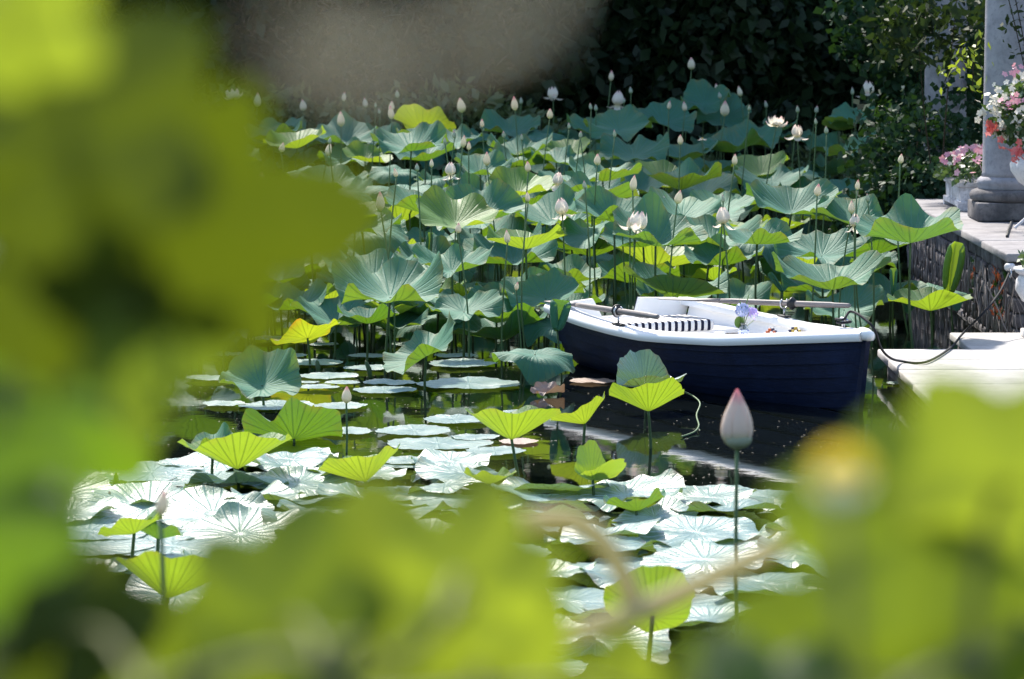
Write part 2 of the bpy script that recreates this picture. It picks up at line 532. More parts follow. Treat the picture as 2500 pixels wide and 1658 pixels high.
# ------------------------------------------------------------------ lotus leaves
NA, NR = 60, 8
def leaf_mesh(name, seed, cone=.22, ruf=.06, flat=1.35, droop=0., fold=0., crump=0., mat='lotus', notch=False, foldax=0.):
    r_ = random.Random(seed)
    ph = [r_.uniform(0, 2 * PI) for _ in range(12)]
    ks = [r_.choice([2, 3]), r_.choice([4, 5]), r_.choice([6, 7]), r_.choice([8, 9, 11])]
    def Rad(t):
        R = 1 + .05 * math.sin(2 * t + ph[0]) + .04 * math.sin(3 * t + ph[1]) + .025 * math.sin(7 * t + ph[2]) + .014 * math.cos(20 * t) + .012 * math.sin(13 * t + ph[3])
        if notch:
            dq = abs((t - ph[11] + PI) % (2 * PI) - PI)
            R *= 1 - .35 * math.exp(-(dq / .12) ** 2)
        return R
    V = [(0, 0, 0)]
    for i in range(1, NR + 1):
        r = (i / NR) ** .85
        for k in range(NA):
            t = 2 * PI * k / NA
            R = Rad(t) if i == NR else 1 + (Rad(t) - 1) * r
            z = cone * r ** flat
            e = r ** 2.4
            z += ruf * e * (1.0 * math.sin(ks[0] * t + ph[4]) + .85 * math.sin(ks[1] * t + ph[5]) + .6 * math.sin(ks[2] * t + ph[6]) * r + .45 * math.sin(ks[3] * t + ph[7]) * r * r)
            z += .007 * math.cos(20 * t) * min(1, r * 1.6)
            z -= droop * max(0, r - .45) ** 2 * 3.0 * (1 + .4 * math.sin(2 * t + ph[8]))
            if crump:
                z += crump * (math.sin(9 * r + 2 * t + ph[9]) * math.sin(3 * t + ph[10]) * r * .5 + .4 * e * math.sin(6 * t + 5 * r + ph[3]))
            x, y = r * R * math.cos(t), r * R * math.sin(t)
            if fold:
                ca, sa = math.cos(foldax), math.sin(foldax)
                a, b = x * ca + y * sa, -x * sa + y * ca
                f = fold * min(1, abs(b) * 3)
                z += abs(b) * math.sin(f)
                b = b * math.cos(f)
                x, y = a * ca - b * sa, a * sa + b * ca
            V.append((x, y, z))
    Fc = []; UV = []
    idx = lambda i, k: 1 + (i - 1) * NA + (k % NA)
    rr = lambda i: (i / NR) ** .85
    for k in range(NA):
        Fc.append((0, idx(1, k), idx(1, k + 1)))
        UV += [((k + .5) / NA, 0), (k / NA, rr(1)), ((k + 1) / NA, rr(1))]
    for i in range(1, NR):
        for k in range(NA):
            Fc.append((idx(i, k), idx(i + 1, k), idx(i + 1, k + 1), idx(i, k + 1)))
            UV += [(k / NA, rr(i)), (k / NA, rr(i + 1)), ((k + 1) / NA, rr(i + 1)), ((k + 1) / NA, rr(i))]
    return mesh(name, V, Fc, mat, UV)

LEAF = {}
def variants(kind, n, **kw):
    r_ = random.Random(hash(kind) % 1 + len(kind) * 17)
    out = []
    for i in range(n):
        q = {k: (r_.uniform(*v) if isinstance(v, tuple) else v) for k, v in kw.items()}
        out.append(leaf_mesh(kind + '_leaf_blade', r_.randint(0, 99999), **q))
    LEAF[kind] = out
variants('funnel', 10, cone=(.34, .52), ruf=(.08, .13), flat=(1.2, 1.5))
variants('dish', 12, cone=(.20, .42), ruf=(.09, .15), flat=(1.4, 2.0))
variants('fresh', 5, cone=(.34, .50), ruf=(.06, .10), flat=(1.15, 1.4), mat='lotus_fresh')
variants('goblet', 5, cone=(.52, .64), ruf=(.05, .08), flat=(1.1, 1.25), mat='lotus_fresh')
variants('droop', 4, cone=(.10, .18), ruf=(.10, .15), droop=(.25, .42))
variants('folded_pale', 2, cone=(.10, .16), ruf=(.05, .07), fold=(.6, .8), foldax=(0, 3), mat='pad')
variants('old', 2, cone=(.16, .22), ruf=(.06, .10), mat='lotus_old')
variants('folded', 3, cone=(.10, .16), ruf=(.05, .07), fold=(.75, 1.0), foldax=(0, 3))
variants('folded_fresh', 2, cone=(.10, .16), ruf=(.05, .07), fold=(.75, 1.0), foldax=(0, 3), mat='lotus_fresh')
variants('pad', 8, cone=(.0, .02), ruf=(.006, .014), flat=2.0, mat='pad')
variants('crumpled', 8, cone=(.02, .10), ruf=(.035, .07), flat=2.0, crump=(.05, .11), mat='pad')
variants('brownpad', 2, cone=(.0, .02), ruf=(.008, .014), flat=2.0, mat='pad_brown')
LEAF['cutpad'] = [leaf_mesh('pad_leaf_blade', 77 + i, 0.01, .008, 2.0, mat='pad', notch=True) for i in range(3)]

def stalk_mesh(base, top, r0=.011, r1=.008, bend=.06, seed=0, mat='stalk', n=6):
    r_ = random.Random(seed)
    base = Vector(base); top = Vector(top)
    L = (top - base).length
    d = Vector((r_.uniform(-1, 1), r_.uniform(-1, 1), 0)) * bend * L
    pts = [base.lerp(top, t) + d * math.sin(PI * t) * (1 - .3 * t) for t in (0, .2, .4, .6, .8, .93, 1)]
    mb = MB().tube(pts, [r0 + (r1 - r0) * t for t in (0, .2, .4, .6, .8, .93, 1)], n)
    return mesh('stalk', mb.V, mb.F, mat)

LEAF_N = [0]
def lotus_leaf(c, R, kind='funnel', tilt=0., side=0., yaw=None, label='', group=None, name='lotus_leaf', lean=None, stalk=True, vi=None, sr=1.0, base=None):
    """c: world position of the stalk's junction with the blade; R radius"""
    LEAF_N[0] += 1
    i = LEAF_N[0]
    yaw = rng.uniform(0, 2 * PI) if yaw is None else yaw
    ms = LEAF[kind]
    me = ms[(i if vi is None else vi) % len(ms)]
    c = Vector(c)
    lean = lean if lean is not None else rng.uniform(-.12, .12)
    b = Vector((c.x + lean * max(c.z, .05), c.y + rng.uniform(-.08, .12) * max(c.z, .05), -.25)) if base is None else Vector(base)
    t = thing(name, label, 'lotus leaf', (b.x, b.y, 0), 0, group)
    Rm = Matrix.Rotation(side, 4, 'Y') @ Matrix.Rotation(tilt, 4, 'X') @ Matrix.Rotation(yaw, 4, 'Z')
    loc = c - Vector((b.x, b.y, 0))
    sx = rng.uniform(.94, 1.06)
    ob('leaf_blade', me, t, mat4=Matrix.Translation(loc) @ Rm @ Matrix.Diagonal((R * sx, R / sx, R, 1)))
    if stalk:
        ob('stalk', stalk_mesh(b - Vector((b.x, b.y, 0)), loc + Vector((0, 0, .004)), .012 * sr, .009 * sr, .05, i), t)
    return t

# ---- boat footprint, used to keep plants clear of it
BT = Vector((.86, 26.45, 0)); BA = Vector((.4386, -.8987, 0)); BN = Vector((-.8987, -.4386, 0))
def bw(along, n, z=0.0):
    return BT + BA * along + BN * n + Vector((0, 0, z))
BL = 3.67
def inboat(p, m=.35):
    r = Vector((p[0], p[1], 0)) - BT
    a, n = r.dot(BA), r.dot(BN)
    return -m < a < BL + m * .6 and abs(n) < .74 + m

def zone(p):
    if p.y > 39:
        return 'in the far rows below the hedge', 'far rows of the lotus bed'
    if p.x > 2.75:
        return 'beside the stone terrace wall', 'lotus leaves by the terrace wall'
    if p.x > .15 and p.y < 32:
        return 'just behind the moored boat', 'lotus leaves behind the boat'
    if p.y < 30:
        return 'along the edge of open water', 'lotus leaves at the edge of the bed'
    if p.y < 34.5:
        return 'in the near half of the bed', 'near half of the lotus bed'
    return 'in the middle of the bed', 'middle of the lotus bed'
def look(kind, tilt, z):
    if kind == 'old':
        return 'yellowing lotus leaf with orange rim'
    if kind.startswith('folded'):
        return 'lotus leaf folded along its middle'
    if kind == 'droop':
        return 'drooping umbrella-shaped blue-green lotus leaf'
    if kind == 'fresh' or tilt < rad(-6):
        return 'lotus leaf showing its yellow-green underside'
    if tilt > rad(17):
        return 'broad blue-green lotus leaf tipped open'
    return 'funnel-shaped blue-green lotus leaf with ruffled rim'

# hero leaves of the bed: (crop, x, y, width, tilt deg, kind, side deg)
HERO = [
 (C3,290,600,215,14,'dish',0),(C3,430,600,110,8,'funnel',0),(C3,570,640,210,6,'dish',10),(C3,560,500,230,12,'dish',0),
 (C3,860,570,250,14,'dish',-5),(C3,1015,545,220,18,'dish',6),(C3,1375,505,300,-24,'fresh',8),(C3,1310,605,380,10,'dish',-4),
 (C3,960,700,215,4,'funnel',0),(C3,690,700,240,8,'dish',0),(C3,860,825,345,12,'dish',4),(C3,1120,800,220,12,'dish',-8),
 (C3,1330,815,290,15,'dish',8),(C3,1680,690,280,5,'funnel',0),(C3,1880,505,300,14,'dish',0),(C3,1680,570,190,10,'dish',0),
 (C3,1940,650,320,8,'funnel',0),(C3,2120,690,260,10,'dish',0),(C3,1785,780,200,-18,'fresh',0),(C3,1370,965,420,4,'funnel',0),
 (C3,1335,905,190,-22,'fresh',-12),(C3,1710,995,440,21,'dish',-6),(C3,1310,1090,335,-6,'funnel',-4),(C3,1760,830,240,5,'dish',0),
 (C3,2010,890,265,10,'dish',0),(C3,2010,1040,250,-9,'fresh',-10),(C3,2220,835,300,0,'funnel',14),(C3,2290,1090,230,-8,'fresh',0),
 (C3,1705,1130,350,5,'funnel',0),(C3,1440,1150,260,14,'dish',0),(C3,1440,1300,395,6,'dish',0),(C3,1900,1250,450,9,'dish',-5),
 (C3,2250,1220,320,0,'funnel',0),(C3,880,1280,310,6,'funnel',0),(C3,760,1375,330,-6,'funnel',0),(C3,1190,1450,560,12,'dish',-3),
 (C3,1440,1490,345,-4,'fresh',-8),(C3,850,1515,175,-14,'fresh',0),(C3,500,1505,265,4,'funnel',-6),(C3,700,1490,350,10,'dish',0),
 (C3,340,1420,295,4,'funnel',0),(C3,1250,1225,185,-12,'fresh',0),(C3,1060,1390,280,10,'dish',0),(C3,2090,1515,430,18,'dish',0),
 (C3,1720,1400,220,10,'droop',0),(C3,2040,1460,185,-10,'funnel',0),(C3,1050,1150,260,0,'funnel',0),(C3,640,1250,300,6,'dish',0),
 (C3,300,1220,320,6,'dish',0),(C3,560,900,300,6,'dish',0),(C3,280,760,280,8,'dish',0),(C3,1560,880,200,6,'dish',0),
 (C3,2280,560,200,12,'dish',0),(C3,2090,540,180,8,'dish',0),(C3,1120,640,200,4,'funnel',0),(C3,480,790,240,4,'funnel',0),
 (C4,380,495,315,20,'dish',0),(C4,640,450,295,21,'dish',6),(C4,985,430,275,32,'dish',5),(C4,880,350,250,28,'dish',-6),
 (C4,170,480,160,10,'dish',0),(C4,200,610,270,9,'funnel',0),(C4,1150,565,300,19,'dish',-4),(C4,920,590,220,10,'dish',0),
 (C4,765,675,320,9,'funnel',0),(C4,515,662,180,26,'droop',0),(C4,1310,510,170,4,'funnel',0),(C4,1790,625,330,2,'dish',-16),
 (C4,1645,505,140,-22,'fresh',10),(C4,1745,450,240,15,'dish',0),(C4,1925,410,140,-22,'fresh',-14),(C4,1870,505,210,0,'funnel',0),
 (C4,1935,640,170,-26,'fresh',0),(C4,1580,625,220,18,'dish',8),(C4,1380,560,190,8,'dish',0),(C4,875,850,345,14,'dish',0),
 (C4,1265,800,345,8,'dish',-6),(C4,1355,870,200,-24,'funnel',0),(C4,1620,760,260,-4,'funnel',8),(C4,1160,770,220,-10,'fresh',-12),
 (C4,455,780,240,-6,'funnel',0),(C4,640,760,200,6,'funnel',0),(C4,800,765,240,10,'dish',0),(C4,590,900,250,0,'funnel',0),
 (C4,695,955,230,5,'funnel',0),(C4,1150,915,220,6,'dish',0),(C4,1530,1000,320,11,'dish',0),(C4,1820,975,290,4,'funnel',-4),
 (C4,2065,1135,540,5,'funnel',-2),(C4,1900,1075,110,-20,'fresh',0),(C4,920,1140,450,9,'dish',0),(C4,1200,1135,310,-5,'fresh',-6),
 (C4,1550,1215,470,8,'dish',4),(C4,715,1270,400,5,'funnel',0),(C4,170,1075,245,-8,'fresh',-8),(C4,215,1220,430,0,'funnel',3),
 (C4,430,1120,350,6,'dish',12),(C4,480,1385,415,1,'funnel',0),(C4,1615,1405,545,5,'funnel',-3),(C4,930,1370,220,-8,'fresh',-8),
 (C4,1455,1320,110,-20,'fresh',0),(C4,1680,1530,400,16,'dish',-4),(C4,1080,1490,300,20,'dish',0),(C4,2190,1440,330,14,'droop',0),
 (C4,2180,1535,410,-2,'fresh',0),(C4,2000,860,260,6,'dish',0),(C4,1340,1080,240,-4,'fresh',0),(C4,620,1480,260,14,'dish',14),
 (C4,60,1380,330,6,'dish',0),(C4,1090,1230,300,10,'dish',0),(C4,1310,1270,300,8,'droop',0),(C4,760,1480,230,12,'dish',0),
 (C4,1850,1270,220,8,'dish',0),(C4,1700,870,260,10,'dish',-6),(C4,1020,990,260,10,'dish',0),(C4,300,880,250,8,'dish',0),
 (C4,90,900,240,6,'dish',0),(C4,330,720,220,4,'dish',0),(C4,70,700,240,8,'dish',0),(C4,1480,800,220,12,'dish',0),
 (C5,480,175,330,-4,'funnel',-8),(C5,1830,225,345,-4,'funnel',4),(C5,1880,310,470,2,'funnel',-10),(C5,1230,200,280,-6,'fresh',0),
 (C5,200,190,300,2,'funnel',0),(C5,1120,235,240,0,'funnel',0),(C5,1620,120,260,-10,'fresh',0),(C5,1420,190,260,-6,'funnel',0),
 (C5,330,290,260,10,'dish',0),(C5,1980,110,420,14,'dish',0),(C5,2240,160,300,4,'funnel',0),
]
SPOTS = []
def place_hero(e):
    crop, x, y, w_, tl, kind, sd = e
    px, py = conv(crop, x, y)
    wp = w_ * crop[2]
    S = .70
    Y = FPX * S / wp
    # keep the blade at a believable height above the water and the plant inside the bed
    lo = 26.9 if px > 1330 else 25.6
    if crop is C5:
        lo = 24.8 if px < 1200 else 27.2
    def zz(Y): return at(px, py, Y).z
    Y = min(max(Y, lo), 46.5)
    for _ in range(80):
        z = zz(Y)
        if z > 1.32 and Y < 46.5: Y += .25
        elif z < .30 and Y > lo: Y -= .25
        else: break
    c = at(px, py, Y)
    if c.x > 3.8 and 27 < c.y < 36:
        c.x = 3.8
    R = wp / ppm(c) / 2
    R = min(max(R * 1.19, .23), .52)
    if kind == 'dish': tl += 3

    c.z -= .10 * R
    while inboat(c, R * .9 + .1) and c.y < 30:
        c = at(px, py, c.y + .2); c.z -= .1 * R
    tilt = rad(tl)
    zl, grp = zone(c)
    SPOTS.append((c.x, c.y, R, c.z))
    lk = look(kind, tilt, c.z)
    if R > .41: lk = 'very large ' + lk.replace('broad ', '')
    elif R < .27: lk = 'small ' + lk.replace('broad ', '')
    return lotus_leaf(c, R, kind, tilt, rad(sd), None, lk + ' ' + zl, lk + ' ' + zl)
for e in HERO:
    place_hero(e)

# fillers: lower, partly hidden leaves of the same bed
fill = 0
tries = 0
while fill < 165 and tries < 6000:
    tries += 1
    Y = 27.3 + 19.7 * rng.random() ** 1.25
    X = rng.uniform(-.165 * Y, min(3.75, .158 * Y))
    if X < -.10 * Y and rng.random() < .8:
        continue
    R = rng.uniform(.31, .46)
    if inboat((X, Y), R + .15):
        continue
    z = (rng.uniform(.18, .55) if rng.random() < .5 else rng.uniform(.5, .95)) if Y < 40 else rng.uniform(.4, 1.0)
    if any((X - a) ** 2 + (Y - b) ** 2 < ((R + r) * .50) ** 2 and abs(z - zz) < .30 for a, b, r, zz in SPOTS):
        continue
    kind = rng.choice(['funnel', 'dish', 'dish', 'droop', 'funnel', 'fresh'])
    tl = rad(rng.uniform(-2, 18))
    c = Vector((X, Y, z))
    SPOTS.append((X, Y, R, z))
    zl, grp = zone(c)
    lotus_leaf(c, R, kind, tl, rad(rng.uniform(-12, 12)), None, 'low half-shaded lotus leaf under taller ones ' + zl, grp + ', low leaves')
    fill += 1

for k in range(26):
    X = -3.6 + k * .16 + rng.uniform(-.1, .1); Y = rng.uniform(26.6, 29.2) - .2 * (X + 1.5) * (X > -1.5)
    R = rng.uniform(.26, .38)
    if inboat((X, Y), R + .12):
        continue
    c = Vector((X, Y, rng.uniform(.18, .42)))
    kind = rng.choice(['dish', 'funnel', 'droop', 'dish'])
    lotus_leaf(c, R, kind, rad(rng.uniform(0, 20)), rad(rng.uniform(-14, 14)), None, 'knee-high lotus leaf close over the water along the front of the bed', 'low front edge of the bed')

# ---- rolled young leaves
def rolled_mesh(name, seed, mat='lotus', open_=.55, splay=.12):
    r_ = random.Random(seed)
    V = []; Fc = []; UV = []
    nt, ns = 14, 22
    for i in range(nt + 1):
        t = -1 + 2 * i / nt
        half = .95 * max(0.02, 1 - abs(t) ** 2.2) ** .6
        for k in range(ns + 1):
            s = -1 + 2 * k / ns
            a = abs(s) * half            # arc length from the midrib
            r0 = .10 + .05 * half
            flat = .14 * open_ * half
            if a < flat:
                x, z = a, 0.0
            else:
                q = (a - flat) / r0
                rr = r0 * (1 - .05 * q)
                x = flat + rr * math.sin(min(q, 7.5)) * (1 if q < 9 else 0)
                z = rr * (1 - math.cos(min(q, 7.5)))
            x *= math.copysign(1, s)
            x += math.copysign(1, s) * splay * (t + 1) * .5
            V.append((x, z - .012 * math.cos(t * 22), t * .95))
    for i in range(nt):
        for k in range(ns):
            a = i * (ns + 1) + k
            Fc.append((a, a + 1, a + ns + 2, a + ns + 1))
            UV += [(k / ns * .5 + .1 * 0, .3 + .6 * i / nt)] * 4
    return mesh(name, V, Fc, mat, UV)
LEAF['rolled'] = [rolled_mesh('rolled_leaf_blade', 1, 'lotus'), rolled_mesh('rolled_leaf_blade', 2, 'lotus', .3, .2)]
LEAF['rolled_fresh'] = [rolled_mesh('rolled_leaf_blade', 3, 'lotus_fresh', 1.4, .1)]
def rolled(px, py, Y, hpx, kind, label, tilt=0, side=0, yaw=0, vi=0, stretch=1.0):
    c = at(px, py, Y)
    s = hpx / ppm(c) / 1.9
    b = Vector((c.x + .03, c.y, -.25))
    t = thing('rolled_lotus_leaf', label, 'lotus leaf', (b.x, b.y, 0))
    Rm = Matrix.Rotation(rad(side), 4, 'Y') @ Matrix.Rotation(rad(tilt), 4, 'X') @ Matrix.Rotation(rad(yaw), 4, 'Z')
    loc = c - Vector((b.x, b.y, 0))
    ob('leaf_blade', LEAF[kind][vi % len(LEAF[kind])], t, mat4=Matrix.Translation(loc) @ Rm @ Matrix.Diagonal((s * stretch, s * stretch, s, 1)))
    low = loc + Rm.to_3x3() @ Vector((0, 0, -.8 * s))
    ob('stalk', stalk_mesh((0, 0, -.25), low, .010, .007, .04, int(px)), t)
rolled(1364, 770, 25.2, 78, 'rolled', 'half-unrolled pale lotus leaf standing against the stern of the boat', 4, 8, 185, 1, 2.0)
rolled(2330, 655, 28.6, 130, 'rolled_fresh', 'upright folded bright green lotus leaf before the vine-covered wall', 5, 9, 150, 0, 1.0)
rolled(2181, 690, 28.2, 72, 'rolled', 'small pair of rolled pale lotus scrolls standing near the wall', 0, 0, 180, 1, .8)
rolled(1047, 622, 30.0, 110, 'rolled', 'slender spear-like rolled lotus leaf left of the boat in the bed', 0, 5, 160, 0, .55)
rolled(1462, 505, 31.0, 66, 'rolled', 'rolled lotus leaf with two white-edged scrolls among open flowers', 0, 24, 180, 1, 1.2)
rolled(1895, 690, 27.6, 60, 'rolled', 'rolled pale lotus leaf tip leaning over the far oar', 0, -35, 180, 0, .8)
rolled(1335, 555, 31.5, 34, 'rolled', 'short blunt rolled lotus leaf beside a half-open white flower', 0, 4, 180, 0, .9)

# ------------------------------------------------------------------ leaves in the open water before the boat
def wleaf(crop, x, y, w_, kind, tilt, side, label, z=None, yaw=None, vi=None, base=None, name='lotus_leaf', R=None, Y=None, sr=1.0):
    """x,y = pixel of the stalk junction; depth from the stalk's foot pixel (base) or from height z"""
    px, py = conv(crop, x, y)
    if base is not None:
        bx, by = conv(crop, *base)
        b = onz(bx, by, 0)
        c = at(px, py, b.y)
        bb = Vector((b.x, b.y, -.25))
    else:
        c = at(px, py, Y) if Y else onz(px, py, z)
        bb = None
    R = R or w_ * crop[2] / ppm(c) / 2
    return lotus_leaf(c, R, kind, rad(tilt), rad(side), yaw, label, None, name, base=bb, vi=vi, lean=.02, sr=sr)
wleaf(C5, 405, 1050, 610, 'goblet', -9, -4, 'bright yellow-green lotus funnel rising alone from the near pads', base=(405, 1165), vi=0)
wleaf(C5, 1108, 1118, 480, 'goblet', -9, -14, 'yellow-green lotus leaf tilted up on one side above crumpled pads', base=(1112, 1175), vi=1)
wleaf(C5, 1912, 888, 540, 'goblet', -8, 0, 'wide yellow-green lotus leaf on a bent stalk over dark water', base=(1985, 1085), vi=2)
wleaf(C1, 372, 945, 360, 'goblet', -10, -22, 'yellow-green lotus leaf leaning up beside the folded pale one', base=(378, 1060), vi=3)
wleaf(C1, 762, 868, 470, 'goblet', -18, 0, 'sunlit yellow-green lotus leaf mirrored in the water before the hull', base=(765, 1095), vi=4)
wleaf(C1, 740, 720, 480, 'folded_pale', 14, 18, 'pale folded lotus leaf lying against the navy hull', base=(745, 860), yaw=2.2, vi=0)
wleaf(C1, 420, 1290, 420, 'folded_fresh', 4, 20, 'folded mid-green lotus leaf at the edge of the white pads', base=(420, 1420), yaw=.6, vi=0)
wleaf(C5, 715, 885, 530, 'funnel', -30, 0, 'dark green lotus leaf standing on edge half in the water', z=.02, vi=0)
wleaf(C5, 540, 590, 465, 'dish', 27, 0, 'large pale blue-green lotus dish facing out with its rim in the water', z=.15, vi=2)
wleaf(C5, 1440, 420, 470, 'dish', 10, -30, 'large blue-green lotus leaf sloping with its low side on the water', z=.26, vi=3)
wleaf(C5, 2040, 420, 420, 'droop', 8, 4, 'dark drooping lotus leaf by the stern with its rim on the water', z=.24, vi=1)
wleaf(C5, 790, 330, 400, 'old', -16, -18, 'yellow-green lotus leaf turning orange at its lower rim', z=.22, vi=0)
wleaf(C5, 1790, 1130, 290, 'fresh', -8, 0, 'small yellow-green lotus leaf low over the near pads', z=.16, vi=2)
wleaf(C7, 620, 575, 300, 'fresh', -10, -18, 'yellow lotus leaf leaning left beside a small grey bud', z=.16, vi=3)
wleaf(C7, 730, 600, 230, 'funnel', -14, 6, 'mid-green lotus leaf tucked behind the yellow one', z=.10, vi=3)
wleaf(C7, 775, 870, 500, 'goblet', -22, 6, 'big pale green lotus funnel low among near crumpled pads', Y=13.6, vi=1)
wleaf(C8, 650, 960, 420, 'goblet', -55, -4, 'tall light-green lotus leaf standing upright near the vine twigs', Y=13.4, vi=2)
wleaf(C8, 575, 470, 270, 'funnel', -12, -6, 'small green lotus leaf lying on the white pads', z=.05, vi=5)
wleaf(C7, 455, 215, 130, 'dish', 40, 60, 'pale lotus leaf turned edge-on at the shaded left margin', z=.22, vi=4)
wleaf(C5, 2010, 1165, 240, 'pad', 4, 0, 'small round pad beside bent lotus stalk', z=.03, name='floating_lotus_leaf')
wleaf(C5, 270, 950, 300, 'funnel', 6, -10, 'shaded lotus leaf behind the tall yellow-green funnel', z=.2)

# floating pads : (crop, x, y, w)
PADS = [(C5,820,468,330),(C5,905,543,325),(C5,800,582,110),(C5,850,610,220),(C5,985,588,190),(C5,1235,578,275),(C5,1212,624,335),
 (C5,1680,588,550),(C5,1640,480,390),(C5,1110,506,250),(C5,620,705,415),(C5,965,712,300),(C5,1010,853,285),(C5,1600,790,365),
 (C5,1380,855,425),(C5,1510,915,555),(C5,1820,960,340),(C5,1710,885,260),(C5,330,428,230),(C5,560,345,230),(C5,690,432,200),
 (C5,1600,432,220),(C5,1120,436,210),(C5,2330,492,260),(C5,1340,1020,330),(C5,1990,1205,300),(C1,1705,868,560),(C1,395,608,270),
 (C7,700,305,620),(C7,885,262,320),(C7,1270,262,270),(C7,1890,262,280),(C5,880,372,160),(C5,1340,372,200),(C5,1990,470,200),
 (C7,1250,325,330),(C1,-60,880,160),(C5,330,700,240),(C5,250,560,260),(C1,2240,790,180),(C1,2300,700,160),(C8,700,390,420),(C8,980,395,380),(C8,1180,420,420),
 (C8,420,430,330),(C8,230,390,300),(C8,60,440,320)]
for i, (cr, x, y, w_) in enumerate(PADS):
    p = onz(*conv(cr, x, y), 0)
    R = min(w_ * cr[2] / ppm(p) / 2, .44)
    if inboat(p, .05):
        continue
    kd = 'cutpad' if i % 5 == 3 else 'pad'
    LEAF_N[0] += 1
    near = p.y < 21.2
    lab = 'flat glaring silver-green pad in the near carpet of leaves' if near else 'flat pale lotus pad floating on dark open water'
    if (cr, x) == (C1, 1705):
        lab = 'single round pale pad afloat beneath the bow of the boat'
    t = thing('floating_lotus_leaf', lab, 'lotus pad', (p.x, p.y, 0), rng.uniform(0, 6.28), 'near carpet of floating pads' if near else ('pad under the bow' if 'bow' in lab else 'floating pads on the open water'))
    ob('leaf_blade', LEAF[kd][i % len(LEAF[kd])], t, loc=(0, 0, .012 + .003 * (i % 5)), scale=(R, R, R))
for i, (cr, x, y, w_, lab) in enumerate([(C1, 415, 688, 270, 'brown withered pad afloat next to the boat stern'), (C5, 1950, 905, 225, 'dark brown pad under the wide yellow-green leaf')]):
    p = onz(*conv(cr, x, y), 0)
    R = w_ * cr[2] / ppm(p) / 2
    t = thing('floating_lotus_leaf', lab, 'lotus pad', (p.x, p.y, 0), i * 2.)
    ob('leaf_blade', LEAF['brownpad'][i], t, loc=(0, 0, .012), scale=R)
# crumpled withered leaf
p = onz(*conv(C5, 2110, 645), 0)
t = thing('withered_lotus_leaf', 'curled pinkish-brown withered leaf afloat left of the hull', 'withered leaf', (p.x, p.y, 0))
LEAF['wither'] = [leaf_mesh('withered_leaf_blade', 5, .05, .16, 2.0, fold=.7, foldax=.3, crump=.1, mat='pad_brown')]
ob('leaf_blade', LEAF['wither'][0], t, loc=(0, 0, .02), rot=(rad(12), 0, .4), scale=(.14, .10, .09))
# carpet of crumpled floating leaves near the bank
cnt = 0
y_ = 14.2
while y_ < 20.9:
    x_ = -.155 * y_ - .1
    while x_ < .155 * y_:
        X = x_ + rng.uniform(-.12, .12); Yv = y_ + rng.uniform(-.14, .14)
        pxx = 1250 + X / Yv * FPX
        lim = 20.9 if pxx < 1150 else (19.4 if pxx < 1950 else 19.0)
        if Yv < lim and not (1500 < pxx < 1800 and 13 < Yv < 15.0):
            R = rng.uniform(.24, .36)
            cr = rng.random() < .72
            kd = 'crumpled' if cr else rng.choice(['pad', 'cutpad'])
            lab = 'crumpled silvery floating leaf in the near carpet of pads' if cr else 'flat glaring silver-green pad in the near carpet of leaves'
            t = thing('floating_lotus_leaf', lab, 'lotus pad', (X, Yv, 0), rng.uniform(0, 6.28), 'near crumpled pads' if cr else 'near carpet of floating pads')
            ms = LEAF[kd]
            ob('leaf_blade', ms[cnt % len(ms)], t, loc=(0, 0, rng.uniform(.02, .07) if cr else .014 + .003 * (cnt % 4)), rot=(rad(rng.uniform(-10, 10)) if cr else 0, rad(rng.uniform(-12, 12)) if cr else 0, 0), scale=R)
            cnt += 1
        x_ += .47
    y_ += .52

# small floating flecks on the water
V = []
for _ in range(1500):
    X = rng.uniform(-3.2, 3.4); Yv = rng.uniform(17.5, 27.5)
    if inboat((X, Yv), -.05): continue
    s = rng.uniform(.002, .007)
    a = rng.uniform(0, PI)
    for q in (0, 2 * PI / 3, 4 * PI / 3):
        V.append((X + s * 1.6 * math.cos(a + q), Yv + s * math.sin(a + q), .004))
fl = ob('pollen_flecks', fast_faces('pollen_flecks', np.array(V), 3, 'cream')); fl['kind'] = 'stuff'
tag(fl, 'tiny pale flecks of pollen and debris floating on the dark water', 'debris')

# ------------------------------------------------------------------ lotus buds and flowers
def bud_mesh(name, seed, mat, fat=.30, ridge=.06):
    n, nt = 15, 14
    V = []; Fc = []; UV = []
    for i in range(nt + 1):
        t = i / nt
        r = fat * (math.sin(PI * min(1, t * .985) ** .72)) ** .85 * (1 - .22 * t) + .004
        if t < .08:
            r = max(r, .045)
        for k in range(n):
            q = 2 * PI * k / n
            rr = r * (1 + ridge * (abs(math.sin(2.5 * (q + t * .9 + seed))) - .5) * math.sin(PI * t))
            V.append((rr * math.cos(q), rr * math.sin(q), t))
    for i in range(nt):
        for k in range(n):
            j = (k + 1) % n
            Fc.append((i * n + k, i * n + j, i * n + n + j, i * n + n + k))
            UV += [(k / n, i / nt), ((k + 1) / n, i / nt), ((k + 1) / n, (i + 1) / nt), (k / n, (i + 1) / nt)]
    Fc.append(tuple(range(n - 1, -1, -1))); UV += [(0, 0)] * n
    return mesh(name, V, Fc, mat, UV)
BUD = [bud_mesh('bud', 0, 'bud', .27), bud_mesh('bud', 1.3, 'bud', .31), bud_mesh('bud', 2.1, 'bud', .25)]
BUDG = [bud_mesh('bud', .4, 'bud_green', .25), bud_mesh('bud', 1.9, 'bud_green', .28)]

